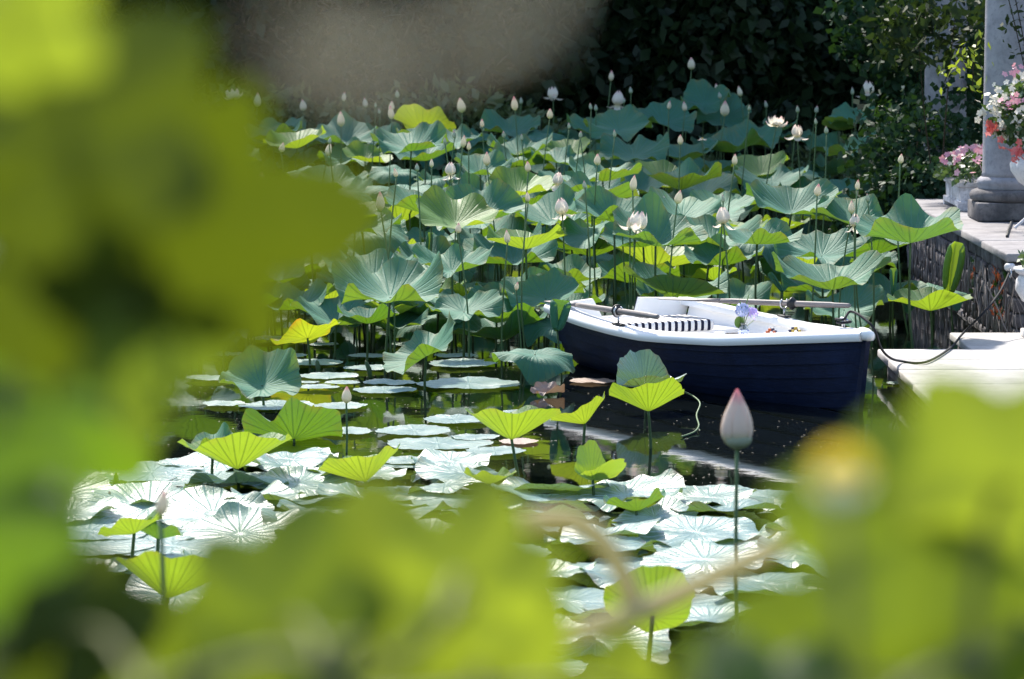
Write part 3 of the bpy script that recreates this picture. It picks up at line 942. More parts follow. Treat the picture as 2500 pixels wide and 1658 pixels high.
def petal_mesh(name, curl, wide=.34, mat='petal'):
    """petal from the origin along +Z, concave side facing -Y (axis of the flower at -Y)"""
    nu, nv = 6, 9
    V = []; Fc = []; UV = []
    for j in range(nv + 1):
        t = j / nv
        wd = wide * math.sin(PI * min(.985, .06 + t * .94) ** .8) ** .75
        yy = .30 * math.sin(PI * t * .92) - curl * t * t
        for i in range(nu + 1):
            s = -1 + 2 * i / nu
            V.append((wd * s, yy - .16 * s * s * math.sin(PI * min(1, t + .1)), t))
    for j in range(nv):
        for i in range(nu):
            a = j * (nu + 1) + i
            Fc.append((a, a + 1, a + nu + 2, a + nu + 1))
            UV += [(i / nu, j / nv), ((i + 1) / nu, j / nv), ((i + 1) / nu, (j + 1) / nv), (i / nu, (j + 1) / nv)]
    return mesh(name, V, Fc, mat, UV)
def hug_mesh(name, fat=.30, span=72, mat='petal', lift=1.03):
    nu, nv = 8, 11
    V = []; Fc = []; UV = []
    for j in range(nv + 1):
        t = j / nv
        r = (fat * math.sin(PI * min(1, t * .97 + .01) ** .72) ** .85 * (1 - .22 * t) + .006) * lift
        ph = rad(span) * (math.sin(PI * min(1, .18 + t * .82)) ** .6 if t < 1 else .0)
        for i in range(nu + 1):
            q = (-1 + 2 * i / nu) * ph
            e = 1 + .05 * abs(-1 + 2 * i / nu) ** 2
            V.append((r * math.sin(q) * e, r * math.cos(q), t * .99))
    for j in range(nv):
        for i in range(nu):
            a = j * (nu + 1) + i
            Fc.append((a, a + 1, a + nu + 2, a + nu + 1))
            UV += [(i / nu, j / nv), ((i + 1) / nu, j / nv), ((i + 1) / nu, (j + 1) / nv), (i / nu, (j + 1) / nv)]
    return mesh(name, V, Fc, mat, UV)
HUG = hug_mesh('petal', .36, 66)
PET = [petal_mesh('petal', .22), petal_mesh('petal', .10), petal_mesh('petal', -.05, .30), HUG]
m_ = MB(); m_.lathe([(.06, 0), (.09, .1), (.13, .22), (.12, .25), (.02, .26)], 10)
SEED = mesh('seed_head', m_.V, m_.F, 'anther')

def bud_at(px, py, hpx, label, kind='bud', Y=None, group=None, hb=None, i=0, big=None, sway=.10):
    hb = hb if hb is not None else 1.30 + .3 * random.Random(int(px * 7 + py)).random()
    if Y is None:
        d = ray(px, py)
        Y = d.y * ((hb - CAM_H) / d.z)
        lo = 27.6 if px > 1300 else 26.5
        Y = min(max(Y, lo), 46.8)
    c = at(px, py, Y)
    h = hpx / ppm(c)
    if kind != 'flower':
        h = max(h, .07)
    base = Vector((c.x + sway * rng.uniform(-1, 1) * c.z, c.y + rng.uniform(-.05, .05), -.25))
    if inboat(base, .15):
        base = Vector((c.x, c.y, -.25))
    nm = 'lotus_bud' if kind != 'flower' else 'lotus_flower'
    t = thing(nm, label, 'lotus bud' if kind != 'flower' else 'lotus flower', (base.x, base.y, 0), 0, group)
    low = c - Vector((0, 0, h / 2)) - Vector((base.x, base.y, 0))
    lean = Matrix.Rotation(rad(rng.uniform(-13, 13)), 4, 'Y') @ Matrix.Rotation(rad(rng.uniform(-10, 10)), 4, 'X')
    if kind in ('bud', 'green'):
        ms = BUD if kind == 'bud' else BUDG
        ob('bud', ms[i % len(ms)], t, mat4=Matrix.Translation(low) @ lean @ Matrix.Rotation(rng.uniform(0, 6), 4, 'Z') @ Matrix.Scale(h, 4))
    sm = stalk_mesh((0, 0, -.25), low + Vector((0, 0, h * .02)), .0085, .0062, .055, int(px + py), 'stalk_pale')
    ob('stalk', sm, t)
    return t, low, h, lean

def flower_at(px, py, hpx, label, spec='cup', Y=None, group=None, hb=None, i=0):
    t, low, h, lean = bud_at(px, py, hpx, label, 'flower', Y, group, hb, i)
    base = Matrix.Translation(low) @ lean
    r_ = random.Random(int(px * 3 + py))
    def pet(az, op, k, s):
        ob('petal', PET[k], t, mat4=base @ Matrix.Rotation(az, 4, 'Z') @ Matrix.Translation((0, .05 * h, 0)) @ Matrix.Rotation(-op, 4, 'X') @ Matrix.Scale(h * s, 4))
    a0 = r_.uniform(0, 6.28)
    if spec == 'cup':
        for k in range(6): pet(a0 + k * 2 * PI / 6, rad(r_.uniform(-1, 4)), 3, r_.uniform(.9, 1.0))
        for k in range(r_.choice([2, 3])): pet(a0 + .6 + k * 2.1, rad(r_.uniform(85, 120)), 2, r_.uniform(.7, .85))
    elif spec == 'loose':
        for k in range(6): pet(a0 + k * 2 * PI / 6, rad(r_.uniform(4, 14)), 3, r_.uniform(.85, .95))
        for k in range(4): pet(a0 + .6 + k * 2 * PI / 4, rad(r_.uniform(60, 110)), 2, r_.uniform(.8, .95))
    elif spec == 'open':
        for k in range(6): pet(a0 + k * 2 * PI / 6, rad(r_.uniform(22, 34)), 1, r_.uniform(.85, .95))
        for k in range(6): pet(a0 + .5 + k * 2 * PI / 6, rad(r_.uniform(50, 75)), 1, r_.uniform(.9, 1.05))
        ob('seed_head', SEED, t, mat4=base @ Matrix.Scale(h * 1.2, 4))
    elif spec == 'flat':
        for k in range(5): pet(a0 + k * 2 * PI / 5, rad(r_.uniform(70, 100)), 2, r_.uniform(.9, 1.1))
        ob('seed_head', SEED, t, mat4=base @ Matrix.Scale(h * 1.2, 4))
    return t

BUDS3 = [(418,340,85),(278,495,90),(350,515,65),(118,560,85),(690,370,70),(920,320,55),(1048,355,60),(1195,375,60),(1197,412,80),
 (1230,305,48),(1105,368,32),(1128,405,28),(905,450,90),(558,615,60),(825,625,82),(836,575,36),(1605,370,88),(1910,360,85),(1945,345,44),
 (2110,420,62),(1720,475,52),(1560,540,48),(1505,577,42),(1608,580,72),(1642,605,52),(1845,540,42),(1948,557,42),(1746,680,82),(1986,725,62),
 (1428,706,52),(1225,760,54),(1345,730,28),(2285,540,38),(2222,490,36),(445,785,60),(1133,925,112),(1985,900,58),(1580,1080,62),(1866,1130,78),(1915,1415,52)]
BUDS4 = [(335,200,62),(450,285,44),(220,378,42),(250,385,42),(408,345,32),(668,370,52),(762,378,58),(800,130,74),(950,275,62),(967,315,44),
 (992,390,92),(1085,290,64),(1233,365,46),(1133,388,32),(1415,395,46),(1518,395,46),(1730,290,46),(2013,255,76),(2026,320,54),(735,570,58),
 (357,535,46),(158,540,42),(255,685,68),(460,820,92),(1048,685,66),(717,900,82),(983,910,46),(1580,515,48),(1525,860,72),(1755,830,62),
 (1725,960,78),(2005,680,58),(1818,905,30),(445,1055,70),(1520,465,40),(185,830,40)]
for i, (cr, L) in enumerate(((C3, BUDS3), (C4, BUDS4))):
    for k, (x, y, h) in enumerate(L):
        px, py = conv(cr, x, y)
        green = h < 50
        hp = h * cr[2]
        Yz = None
        if py > 440:
            where, gp = 'above the near half of the bed', 'buds over the near half of the bed'
        elif py > 300:
            where, gp = 'above the middle of the bed', 'buds over the middle of the bed'
        elif px > 1750:
            where, gp = 'tall against the dark hedge towards the ivy', 'buds against the hedge by the ivy'
        else:
            where, gp = 'tall against the dark hedge', 'buds against the dark hedge'
        lk = 'small greenish closed lotus bud' if green else 'plump white lotus bud with pink tip'
        bud_at(px, py, hp, lk + ' ' + where, 'green' if green else 'bud', Yz, gp + (', small' if green else ', plump'), i=k)
for (cr, x, y, h, sp, lab, hb) in [
  (C3,285,300,70,'open','wide-open white lotus at the far shaded corner of the bed',1.5),(C3,2130,290,75,'loose','loose white lotus with drooping petal before the black hedge',1.5),
  (C3,1535,735,80,'cup','half-open white lotus with one fallen petal over middle leaves',1.3),(C3,990,935,40,'flat','flat spent white lotus by the sunlit left of the bed',1.2),
  (C3,2183,950,100,'cup','half-open white lotus with two loose petals beside a rolled leaf',1.15),(C3,2155,790,78,'cup','white lotus half hidden behind a raised leaf',1.15),
  (C4,372,325,90,'cup','white lotus with petals drooping below, above a wide leaf',1.45),(C4,1290,452,72,'open','wide-open white lotus with outspread petals in the far rows',1.5),
  (C4,1410,512,78,'loose','ragged opening lotus with brown centre in far rows',1.4),(C4,1820,262,85,'loose','white lotus with four hanging petals against the dark hedge',1.6),
  (C4,985,1000,105,'cup','half-open white lotus with pink tips right above a broad leaf',1.1),(C4,482,1025,120,'loose','large open white lotus with pink tip above the boat stern',1.1),
  (C4,1742,1032,80,'cup','pale pink lotus opening under a tall closed bud by the wall',1.1),(C4,640,915,45,'cup','small white lotus peeping between two leaf rims',.95),
  (C4,862,552,28,'flat','tiny spent white lotus among far leaves',1.2),(C4,395,985,40,'cup','small pinkish lotus behind the large open one',1.0)]:
    px, py = conv(cr, x, y)
    flower_at(px, py, h * cr[2], lab, sp, None, None, hb)
bud_at(*conv(C5, 1003, 640), 95 * C5[2], 'white lotus bud standing alone over the floating pads', 'bud', Y=onz(*conv(C5, 1016, 960), 0).y, i=1)
bud_at(*conv(C7, 740, 430), 125 * C7[2], 'small grey-white lotus bud leaning on thin stalk before the near pads', 'bud', Y=8.6, i=2, sway=.0)
bud_at(*conv(C7, 492, 420), 90 * C7[2], 'small brown-green bud upright among the near pads', 'green', Y=18.6, i=0)
# big pink-tipped bud with separate petals
px, py = conv(C1, 1307, 915)
c = at(px, py, 12.2)
h = 375 * C1[2] / ppm(c)
t = thing('lotus_bud', 'large pink-tipped lotus bud on a tall stalk in front of the hull', 'lotus bud', (c.x + .03, c.y, 0))
low = Vector((-.03, 0, c.z - h / 2))
bg_ = bud_mesh('bud_core', .3, 'bud_big', .262, .03)
bo = ob('bud_core', bg_, t, loc=low, scale=h)
for k, (az, sc_, op, lf) in enumerate([(rad(150), .985, 0, 1.035), (rad(222), .97, .6, 1.05), (rad(285), .95, .5, 1.06), (rad(30), .96, .5, 1.05), (rad(95), .93, .8, 1.06)]):
    ob('petal', hug_mesh('petal', .262, 62, 'bud_big', lf), t, mat4=Matrix.Translation(low) @ Matrix.Rotation(az, 4, 'Z') @ Matrix.Rotation(-rad(op), 4, 'X') @ Matrix.Diagonal((h, h, h * sc_, 1)))
for az in (rad(178), rad(262)):
    ob('sepal', hug_mesh('sepal', .262, 44, 'bud_green', 1.09), t, mat4=Matrix.Translation(low) @ Matrix.Rotation(az, 4, 'Z') @ Matrix.Diagonal((h * .92, h * .92, h * .55, 1)))
ob('stalk', stalk_mesh((0, 0, -.25), low + Vector((0, 0, .004)), .009, .007, .02, 3, 'stalk_pale'), t)
# thin spikes and a dead curling stem
for (cr, x0, y0, x1, y1, lab) in [(C7,535,440,536,290,'thin dark spear-shaped leaf upright among near pads'),(C5,855,515,840,448,'short reddish rolled leaf tip poking up between pads'),(C5,1148,545,1108,450,'blunt cream-edged rolled leaf tip leaning from the water')]:
    b = onz(*conv(cr, x0, y0), 0)
    tp = at(*conv(cr, x1, y1), b.y)
    mb = MB().tube([b - Vector((b.x, b.y, .1)), (tp - b) * .5, (tp - b) * .85, tp - Vector((b.x, b.y, 0))], [.008, .02, .014, .002], 8)
    o = mb.build('rolled_leaf_tip', 'stalk', loc=(b.x, b.y, 0))
    tag(o, lab, 'leaf tip')
pp = [onz(*conv(C1, 965, 1020), .012), onz(*conv(C1, 1040, 995), .012), onz(*conv(C1, 1075, 960), .015), at(*conv(C1, 1055, 890), 24.0), at(*conv(C1, 1080, 820), 24.05), at(*conv(C1, 1040, 775), 24.15), at(*conv(C1, 960, 735), 24.2)]
pp[3].y = 22.9
mb = MB().tube(spline([onz(*conv(C1, 965, 1022), .01), onz(*conv(C1, 1040, 995), .012), onz(*conv(C1, 1072, 955), .03), at(*conv(C1, 1058, 890), 22.75), at(*conv(C1, 1080, 820), 22.95), at(*conv(C1, 1040, 775), 23.2), at(*conv(C1, 965, 738), 23.4)], 5), .006, 6)
tag(mb.build('dead_tendril', 'stalk_pale'), 'thin pale dead tendril curling down to the water by the hull', 'tendril')

# ------------------------------------------------------------------ boat
boat = thing('rowing_boat', 'navy blue rowing boat with white interior and gunwale', 'boat', BT, math.atan2(BA.y, BA.x))
def binterp(xp, yp, x):
    return float(np.interp(x, xp, yp))
_su = np.linspace(0, BL, 400)
def smooth_curve(xp, yp):
    y = np.interp(_su, xp, yp)
    k = np.hanning(41); k /= k.sum()
    return np.convolve(np.pad(y, 20, mode='reflect', reflect_type='odd'), k, 'valid')
_b = smooth_curve([0, .6, 1.3, 2.0, 2.6, 3.1, 3.45, BL], [.62, .70, .735, .69, .545, .33, .14, .015])
_zs = smooth_curve([0, .8, 1.7, 2.6, BL], [.47, .43, .41, .45, .56])
def half(u): return max(.012, float(np.interp(u, _su, _b)))
def sheer(u): return float(np.interp(u, _su, _zs))
GY = ([0, .12, .25, .40, .55, .7, .85, 1.0], [0, .30, .52, .70, .82, .90, .96, 1.0])
GZ = ([0, .12, .25, .40, .55, .7, .85, 1.0], [0, .03, .10, .25, .43, .62, .81, 1.0])
def hull(u, s, off=0.0):
    b = half(u); zs = sheer(u)
    zk = -.13 + .05 * (1 - u / BL) ** 4
    f = (u / BL) ** 5
    gy = binterp(*GY, s) * (1 - f * .55) + s * f * .55
    z = zk + (zs - zk) * (binterp(*GZ, s) * (1 - f * .6) + s * f * .6)
    x = u - (1 - s) * .13 * (u / BL) ** 8 + 0.0
    return Vector((x, b * gy + off, z))
us = list(np.linspace(0, BL, 40))
CUT = [0, .30, .46, .60, .73, .86, .985]
for sgn in (1, -1):
    for q in range(len(CUT) - 1):
        V = []; Fc = []
        ss = np.linspace(CUT[q], CUT[q + 1], 5)
        for u in us:
            tap = min(1, (BL - u) / .3)
            # lower lip, then the lapped face
            p0 = hull(u, ss[0], 0.0)
            V.append((p0.x, sgn * p0.y, p0.z + .004))
            for k, s in enumerate(ss):
                o_ = (.017 * (1 - k / 4) + .001) * tap + .001
                p = hull(u, s, o_)
                V.append((p.x, sgn * p.y, p.z))
        n = 6
        for i in range(len(us) - 1):
            for k in range(n - 1):
                f = (i * n + k, i * n + k + 1, i * n + n + k + 1, i * n + n + k)
                Fc.append(f if sgn < 0 else f[::-1])
        autosmooth(ob('hull_plank', mesh('hull_plank', V, Fc, 'navy'), boat), 30)
# white liner
V = []; Fc = []
ss = np.linspace(.18, .97, 10)
for u in us[1:-1]:
    row = []
    for sgn in (1, -1):
        col = []
        for s in ss:
            p = hull(u, s)
            y = max(.002, p.y - .045)
            col.append((p.x, sgn * y, max(p.z, .05)))
        row.append(col)
    V += row[0][::-1] + row[1]
n = 20
for i in range(len(us) - 3):
    for k in range(n - 1):
        Fc.append((i * n + k, i * n + k + 1, i * n + n + k + 1, i * n + n + k))
ob('inner_lining', mesh('inner_lining', V, Fc, 'white'), boat)
# gunwales
sec = [(.004, -.055), (.040, -.050), (.052, -.030), (.052, -.008), (.040, .012), (.018, .020), (.010, .013), (.002, .022), (-.085, .024), (-.095, .015), (-.095, -.03), (-.04, -.04)]
for sgn in (1, -1):
    V = []; Fc = []
    pts = [Vector((u, sgn * half(u), sheer(u))) for u in list(np.linspace(-.015, BL - .01, 48))]
    for i, p in enumerate(pts):
        d = (pts[min(i + 1, 47)] - pts[max(i - 1, 0)]); d.z = 0; d.normalize()
        out = Vector((-d.y, d.x, 0)) * sgn
        for (o_, z_) in sec:
            w_ = o_
            q = p + out * w_ + Vector((0, 0, z_))
            if q.y * sgn < .0:
                q.y = 0.0
            V.append(q)
    n = len(sec)
    for i in range(47):
        for k in range(n):
            j = (k + 1) % n
            f = (i * n + k, i * n + j, i * n + n + j, i * n + n + k)
            Fc.append(f if sgn > 0 else f[::-1])
    Fc.append(tuple(range(n)) if sgn < 0 else tuple(range(n - 1, -1, -1)))
    Fc.append(tuple(47 * n + k for k in range(n)) if sgn > 0 else tuple(47 * n + k for k in range(n - 1, -1, -1)))
    autosmooth(ob('gunwale', mesh('gunwale', V, Fc, 'white'), boat), 50)
# stem post and bow cap
mb = MB()
st = [hull(BL, s) for s in np.linspace(0, 1, 8)]
mb.V = []; 
V = []; Fc = []
for p in st:
    for (dx, dy) in ((-.05, .02), (.035, .018), (.035, -.018), (-.05, -.02)):
        V.append((p.x + dx, dy, p.z - .03))
for i in range(7):
    for k in range(4):
        j = (k + 1) % 4
        Fc.append((i * 4 + k, i * 4 + 4 + k, i * 4 + 4 + j, i * 4 + j))
Fc += [(0, 1, 2, 3), (31, 30, 29, 28)]
ob('stem_post', mesh('stem_post', V, Fc, 'navy', smooth=False), boat)
MB().box(BL - .30, BL - .02, -.06, .06, .535, .578, 0, .015).build('bow_cap', 'white', boat)
MB().tube([(BL - .06, 0, .552), (BL + .01, 0, .553), (BL + .055, 0, .548), (BL + .075, 0, .542)], [.05, .046, .036, .012], 12).build('bow_nose', 'white', boat)
# transom with notch
def transom_outline(inset):
    pts = []
    for s in np.linspace(.12, 1.0, 12):
        p = hull(0, s)
        pts.append((p.y - inset, p.z))
    right = pts
    top = [(.50, .495), (.16, .51), (.12, .37)]
    left = [(-y, z) for (y, z) in right[::-1]]
    return right + top + [(-.12 - .06, .37), (-.26, .515), (-.50, .495)] + left
for nm, x0, x1, mt, ins in (('transom', .0, .038, 'white', .012), ('transom_planking', -.018, -.001, 'navy', .004)):
    o2 = transom_outline(ins)
    n = len(o2)
    V = [(x0, y, z) for y, z in o2] + [(x1, y, z) for y, z in o2]
    Fc = [tuple(range(n)), tuple(range(2 * n - 1, n - 1, -1))] + [(i, i + n, (i + 1) % n + n, (i + 1) % n) for i in range(n)]
    ob(nm, mesh(nm, V, Fc, mt, smooth=False), boat)
# thwarts and floor
for nm, a0, a1, z in (('stern_bench', .04, .86, .315), ('thwart', 1.62, 1.94, .355), ('bow_bench', 2.75, 3.25, .36)):
    w0, w1 = half(a0 + .02) - .07, half(a1) - .07
    V = [(a0, -w0, z - .03), (a1, -w1, z - .03), (a1, w1, z - .03), (a0, w0, z - .03), (a0, -w0, z), (a1, -w1, z), (a1, w1, z), (a0, w0, z)]
    ob(nm, mesh(nm, V, [(3, 2, 1, 0), (4, 5, 6, 7), (0, 1, 5, 4), (1, 2, 6, 5), (2, 3, 7, 6), (3, 0, 4, 7)], 'white', smooth=False), boat)
V = []
for k in range(7):
    y = -.36 + k * .12
    def roomy(u):                       # inner half-width of the hull at floor level
        return max([hull(u, q).y for q in np.linspace(0, 1, 60) if hull(u, q).z < .065] + [0]) - .07
    ok_ = [u for u in np.linspace(.3, 2.9, 60) if roomy(u) > abs(y) + .054]
    if len(ok_) > 5:
        MB().box(ok_[0], ok_[-1], y - .054, y + .054, .066, .080).build('floor_slat', 'white', boat, smooth=False)
# bow cleat
mb = MB().tube([(BL - .30, 0, .578), (BL - .30, 0, .63)], .012, 8)
mb.tube([(BL - .36, 0, .63), (BL - .33, 0, .637), (BL - .27, 0, .637), (BL - .24, 0, .63)], [.008, .013, .013, .008], 8)
mb.build('cleat', 'steel', boat)
# oarlocks
for sgn in (1, -1):
    u = 1.34
    y = sgn * (half(u) - .01); z = sheer(u) + .024
    lock = MB().box(u - .075, u + .075, y - .022, y + .022, z, z + .014, 0, .005).build('oarlock_plate', 'black_rubber', boat)
    mb = MB().tube([(u, y, z + .014), (u, y, z + .07)], .008, 8)
    ring = [(u, y + .036 * math.cos(q), z + .105 + .036 * math.sin(q)) for q in np.linspace(rad(120), rad(420), 18)]
    mb.tube(ring, .007, 7)
    mb.build('oarlock', 'steel', boat)
# oars as things of their own
def oar(label, blade_px, coll_px, hand_px, zb, zc, zh):
    h_ = onz(*hand_px, zh); c_ = onz(*coll_px, zc); b_ = onz(*blade_px, zb)
    d = (b_ - h_).normalized()
    # straight shaft through the collar
    c_ = h_ + d * ((c_ - h_).dot(d))
    L = (b_ - h_).length
    root = thing('oar', label, 'oar', h_)
    root.rotation_mode = 'QUATERNION'
    q = d.to_track_quat('Z', 'Y')
    root.rotation_quaternion = q
    MB().tube([(0, 0, 0), (0, 0, .015), (0, 0, .14), (0, 0, .16), (0, 0, L - .55), (0, 0, L - .45)], [.014, .019, .020, .023, .022, .018], 12).build('shaft', 'oar', root)
    V = []; Fc = []
    prof = [(0, .018, .018), (.12, .03, .016), (.25, .055, .010), (.40, .068, .007), (.52, .066, .006), (.55, .058, .004)]
    n = 10
    for (t, w_, th) in prof:
        for k in range(n):
            a = 2 * PI * k / n
            V.append((w_ * math.cos(a), th * math.sin(a), L - .45 + t))
    for i in range(len(prof) - 1):
        for k in range(n):
            j = (k + 1) % n
            Fc.append((i * n + k, i * n + j, i * n + n + j, i * n + n + k))
    Fc += [tuple(range(n - 1, -1, -1)), tuple(5 * n + k for k in range(n))]
    ob('blade', mesh('blade', V, Fc, 'oar'), root)
    zc_ = (c_ - h_).length
    pr = [(.022, -.03), (.034, -.028), (.036, -.008), (.048, -.006), (.050, .006), (.036, .008), (.034, .03), (.022, .032)]
    MB().lathe(pr, 16, c=(0, 0, zc_)).build('collar', 'black_rubber', root)
oar('weathered oar lying along the near gunwale, handle over the striped cushion', conv(C1, 190, 193), conv(C1, 610, 246), conv(C1, 822, 286), .505, .545, .565)
oar('weathered oar resting on the far gunwale behind the flower jar', conv(C1, 905, 176), conv(C1, 1620, 205), conv(C1, 2000, 218), .53, .555, .56)

# ---- things in the boat
rz = math.atan2(BA.y, BA.x)
def inb(name, label, cat, along, n, z):
    return thing(name, label, cat, bw(along, n, z), rz)
cu = thing('seat_cushion', 'black and white striped cushion on the stern bench', 'cushion', bw(.655, -.10 + .20, .315), rz)
MB().box(-.24, .24, -.47, .46, .0, .085, 0, .022).build('cushion_pad', 'stripe', cu)
MB().tube([(.20, -.05, .005), (.262, -.055, -.015), (.265, -.055, -.06)], .008, 6).build('tie', 'black_rubber', cu)
j = inb('flower_jar', 'small clear glass jar with blue print holding violet and blue flowers', 'jar', 1.76, -.12, .355)
MB().lathe([(.030, 0), (.038, .004), (.040, .03), (.040, .065), (.034, .078), (.024, .088), (.024, .098), (.028, .100), (.028, .108), (.022, .108), (.022, .09), (.032, .076), (.036, .06), (.036, .008), (.0, .006)], 20).build('jar_glass', 'glass', j)
MB().lathe([(.0405, .014), (.0412, .016), (.0412, .056), (.0405, .058)], 20).build('label_band', 'blue_print', j)
hd = MB()
r_ = random.Random(4)
V = []
for _ in range(170):
    v = Vector((r_.gauss(0, 1), r_.gauss(0, 1), r_.gauss(0, 1))).normalized() * .048
    cpt = Vector((.01, -.02, .205)) + v
    a = v.orthogonal().normalized() * .013; b = v.cross(a).normalized() * .013
    V += [cpt + a, cpt + b, cpt - a + v * .15, cpt - b]
ob('blue_flower_head', fast_faces('blue_flower_head', np.array(V), 4, 'blue_petal'), j)
V = []
for _ in range(46):
    cpt = Vector((r_.gauss(.0, .012), .06 + r_.gauss(0, .02), .20 + r_.gauss(0, .02)))
    d = Vector((r_.gauss(0, .4), .4 + r_.gauss(0, .4), -.8)).normalized() * .05
    s_ = d.orthogonal().normalized() * .007
    V += [cpt, cpt + d * .5 + s_, cpt + d, cpt + d * .5 - s_]
ob('violet_flower_head', fast_faces('violet_flower_head', np.array(V), 4, 'violet'), j)
for (tx, ty, tz) in ((.0, .055, .20), (.01, -.02, .16)):
    MB().tube(spline([(0, 0, .02), (tx * .4, ty * .3, .12), (tx, ty, tz)], 4), .003, 5).build('stem', 'grass_leaf', j)
for (tx, ty, tz, r) in ((.0, .05, .34, .004), (.02, -.055, .30, .0045), (.0, .10, .13, .003), (-.01, -.075, .25, .004)):
    MB().tube(spline([(0, 0, .03), (tx * .3, ty * .25, .6 * tz), (tx, ty, tz)], 5), [r * .6] + [r] * 8 + [.0008] * 2, 5).build('blade_leaf', 'grass_leaf', j)
V = [(0, -.03 + .04 * math.cos(q) * 1.0, .11 + .045 * math.sin(q)) for q in np.linspace(0, 2 * PI, 12, endpoint=False)]
mb = MB(); mb.add([(x - .02, y, z) for x, y, z in V] + [(-.026, -.03, .11)], [(i, (i + 1) % 12, 12) for i in range(12)]); mb.build('round_leaf', 'grass_leaf', j)
tn = inb('small_tin', 'small blue and white printed tin left of the flower jar', 'tin', 1.76, .085, .355)
MB().lathe([(.036, 0), (.040, .002), (.040, .030), (.040, .032)], 20).build('tin_body', 'blue_print', tn)
MB().lathe([(.0415, .0325), (.042, .034), (.042, .044), (.038, .047)], 20).build('lid', 'porcelain', tn)
for (nn, lab, mats) in ((-.35, 'small white dish heaped with orange-red berries', ('fruit_red', 'fruit_red', 'fruit_dark')), (-.555, 'small white dish of yellow and dark fruit next to the bow side', ('fruit_yellow', 'fruit_dark', 'fruit_yellow'))):
    d = inb('fruit_dish', lab, 'dish', 1.78, nn, .355)
    MB().lathe([(.03, 0), (.035, .004), (.055, .014), (.062, .022), (.058, .022), (.04, .010), (.0, .008)], 20).build('dish', 'porcelain', d)
    r_ = random.Random(int(nn * 100))
    for k in range(11):
        a = r_.uniform(0, 6.28); q = r_.uniform(0, .042)
        m2 = MB().lathe([(.001, -.013), (.009, -.010), (.013, 0), (.009, .010), (.001, .013)], 8, c=(q * math.cos(a), q * math.sin(a), .028 + (0.018 if q < .02 else 0)))
        m2.build('fruit', mats[k % 3], d)
# folded cloth
V = []; Fc = []
r_ = random.Random(9)
for i in range(13):
    for k in range(13):
        x, y = -.1 + .2 * i / 12, -.22 + .44 * k / 12
        V.append((x, y, .012 + .014 * math.sin(i * .9 + k * .4) + .012 * math.sin(k * 1.1) * math.cos(i * .5) + .01))
for i in range(12):
    for k in range(12):
        Fc.append((i * 13 + k, (i + 1) * 13 + k, (i + 1) * 13 + k + 1, i * 13 + k + 1))
nb = inb('folded_napkin', 'rumpled white cloth on the thwart before the striped cushion', 'cloth', 1.76, .37, .357)
co = ob('cloth', mesh('cloth', V, Fc, 'cloth'), nb)
so = co.modifiers.new('s', 'SOLIDIFY'); so.thickness = .004

# ------------------------------------------------------------------ landing, terrace, wall
LZ = .18
landing = thing('stone_landing', 'white stone boat landing beside the bow', 'landing', (2.83, 23.0, 0))
def lbox(nm, x0, x1, y0, y1, z0, z1, mt='landing_white', bev=.012):
    return MB().box(x0 - 2.83, x1 - 2.83, y0 - 23, y1 - 23, z0, z1, 0, bev).build(nm, mt, landing)
ly = [20.2, 21.3, 22.35, 23.4, 24.3, 24.95, 25.68]
lx = [2.83, 4.05, 5.3, 6.6, 8.0]
for i in range(len(ly) - 1):
    for k in range(len(lx) - 1):
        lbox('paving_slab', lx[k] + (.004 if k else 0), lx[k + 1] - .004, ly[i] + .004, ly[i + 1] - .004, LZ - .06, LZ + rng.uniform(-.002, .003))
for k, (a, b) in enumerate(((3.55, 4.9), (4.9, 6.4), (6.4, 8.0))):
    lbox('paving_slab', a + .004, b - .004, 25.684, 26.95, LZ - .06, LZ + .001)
lbox('landing_base', 2.90, 7.98, 20.25, 25.60, -.9, LZ - .062, 'wall_stone', .0)
lbox('landing_base', 3.62, 7.98, 25.60, 26.93, -.9, LZ - .063, 'wall_stone', .0)

TX, TY0, TY1, TZ = 4.10, 27.2, 34.3, .81
terr = thing('terrace', 'raised terrace with pale paved top and vine-covered stone wall', 'terrace', (TX, TY0, 0))
def tbox(nm, x0, x1, y0, y1, z0, z1, mt, bev=.0):
    return MB().box(x0 - TX, x1 - TX, y0 - TY0, y1 - TY0, z0, z1, 0, bev).build(nm, mt, terr)
tbox('wall_core', TX + .07, 9.0, TY0 + .07, TY1, -.9, TZ - .075, 'dark_stone')
# wall stones, long face (towards the lotus bed) and short face (towards the landing)
r_ = random.Random(12)
z = -.1
row = 0
while z < TZ - .08:
    hz = min(r_.uniform(.11, .17), TZ - .078 - z)
    y = TY0 - (.0 if row % 2 else .1)
    while y < TY1:
        ln = r_.uniform(.22, .45)
        y1 = min(y + ln, TY1)
        if y1 - max(y, TY0) > .03:
            tbox('wall_stone', TX + r_.uniform(0, .03), TX + .12, max(y, TY0) + .006, y1 - .006, z + .005, z + hz - .005, 'wall_stone', .02)
        y = y1
    x = TX + .13
    while x < 6.4:
        ln = r_.uniform(.22, .45)
        tbox('wall_stone', x + .006, x + ln - .006, TY0 + r_.uniform(0, .03), TY0 + .12, z + .005, z + hz - .005, 'wall_stone', .02)
        x += ln
    z += hz
    row += 1
# coping / paving slabs on top
yy = [TY0 - .06, 28.6, 29.9, 31.2, 32.6, TY1 + .05]
xx = [TX - .07, 5.3, 6.6, 9.0]
for i in range(5):
    for k in range(3):
        tbox('paving_slab', xx[k] + .003, xx[k + 1] - .003, yy[i] + .003, yy[i + 1] - .003, TZ - .072, TZ + r_.uniform(-.003, .003), 'pale_stone', .014)
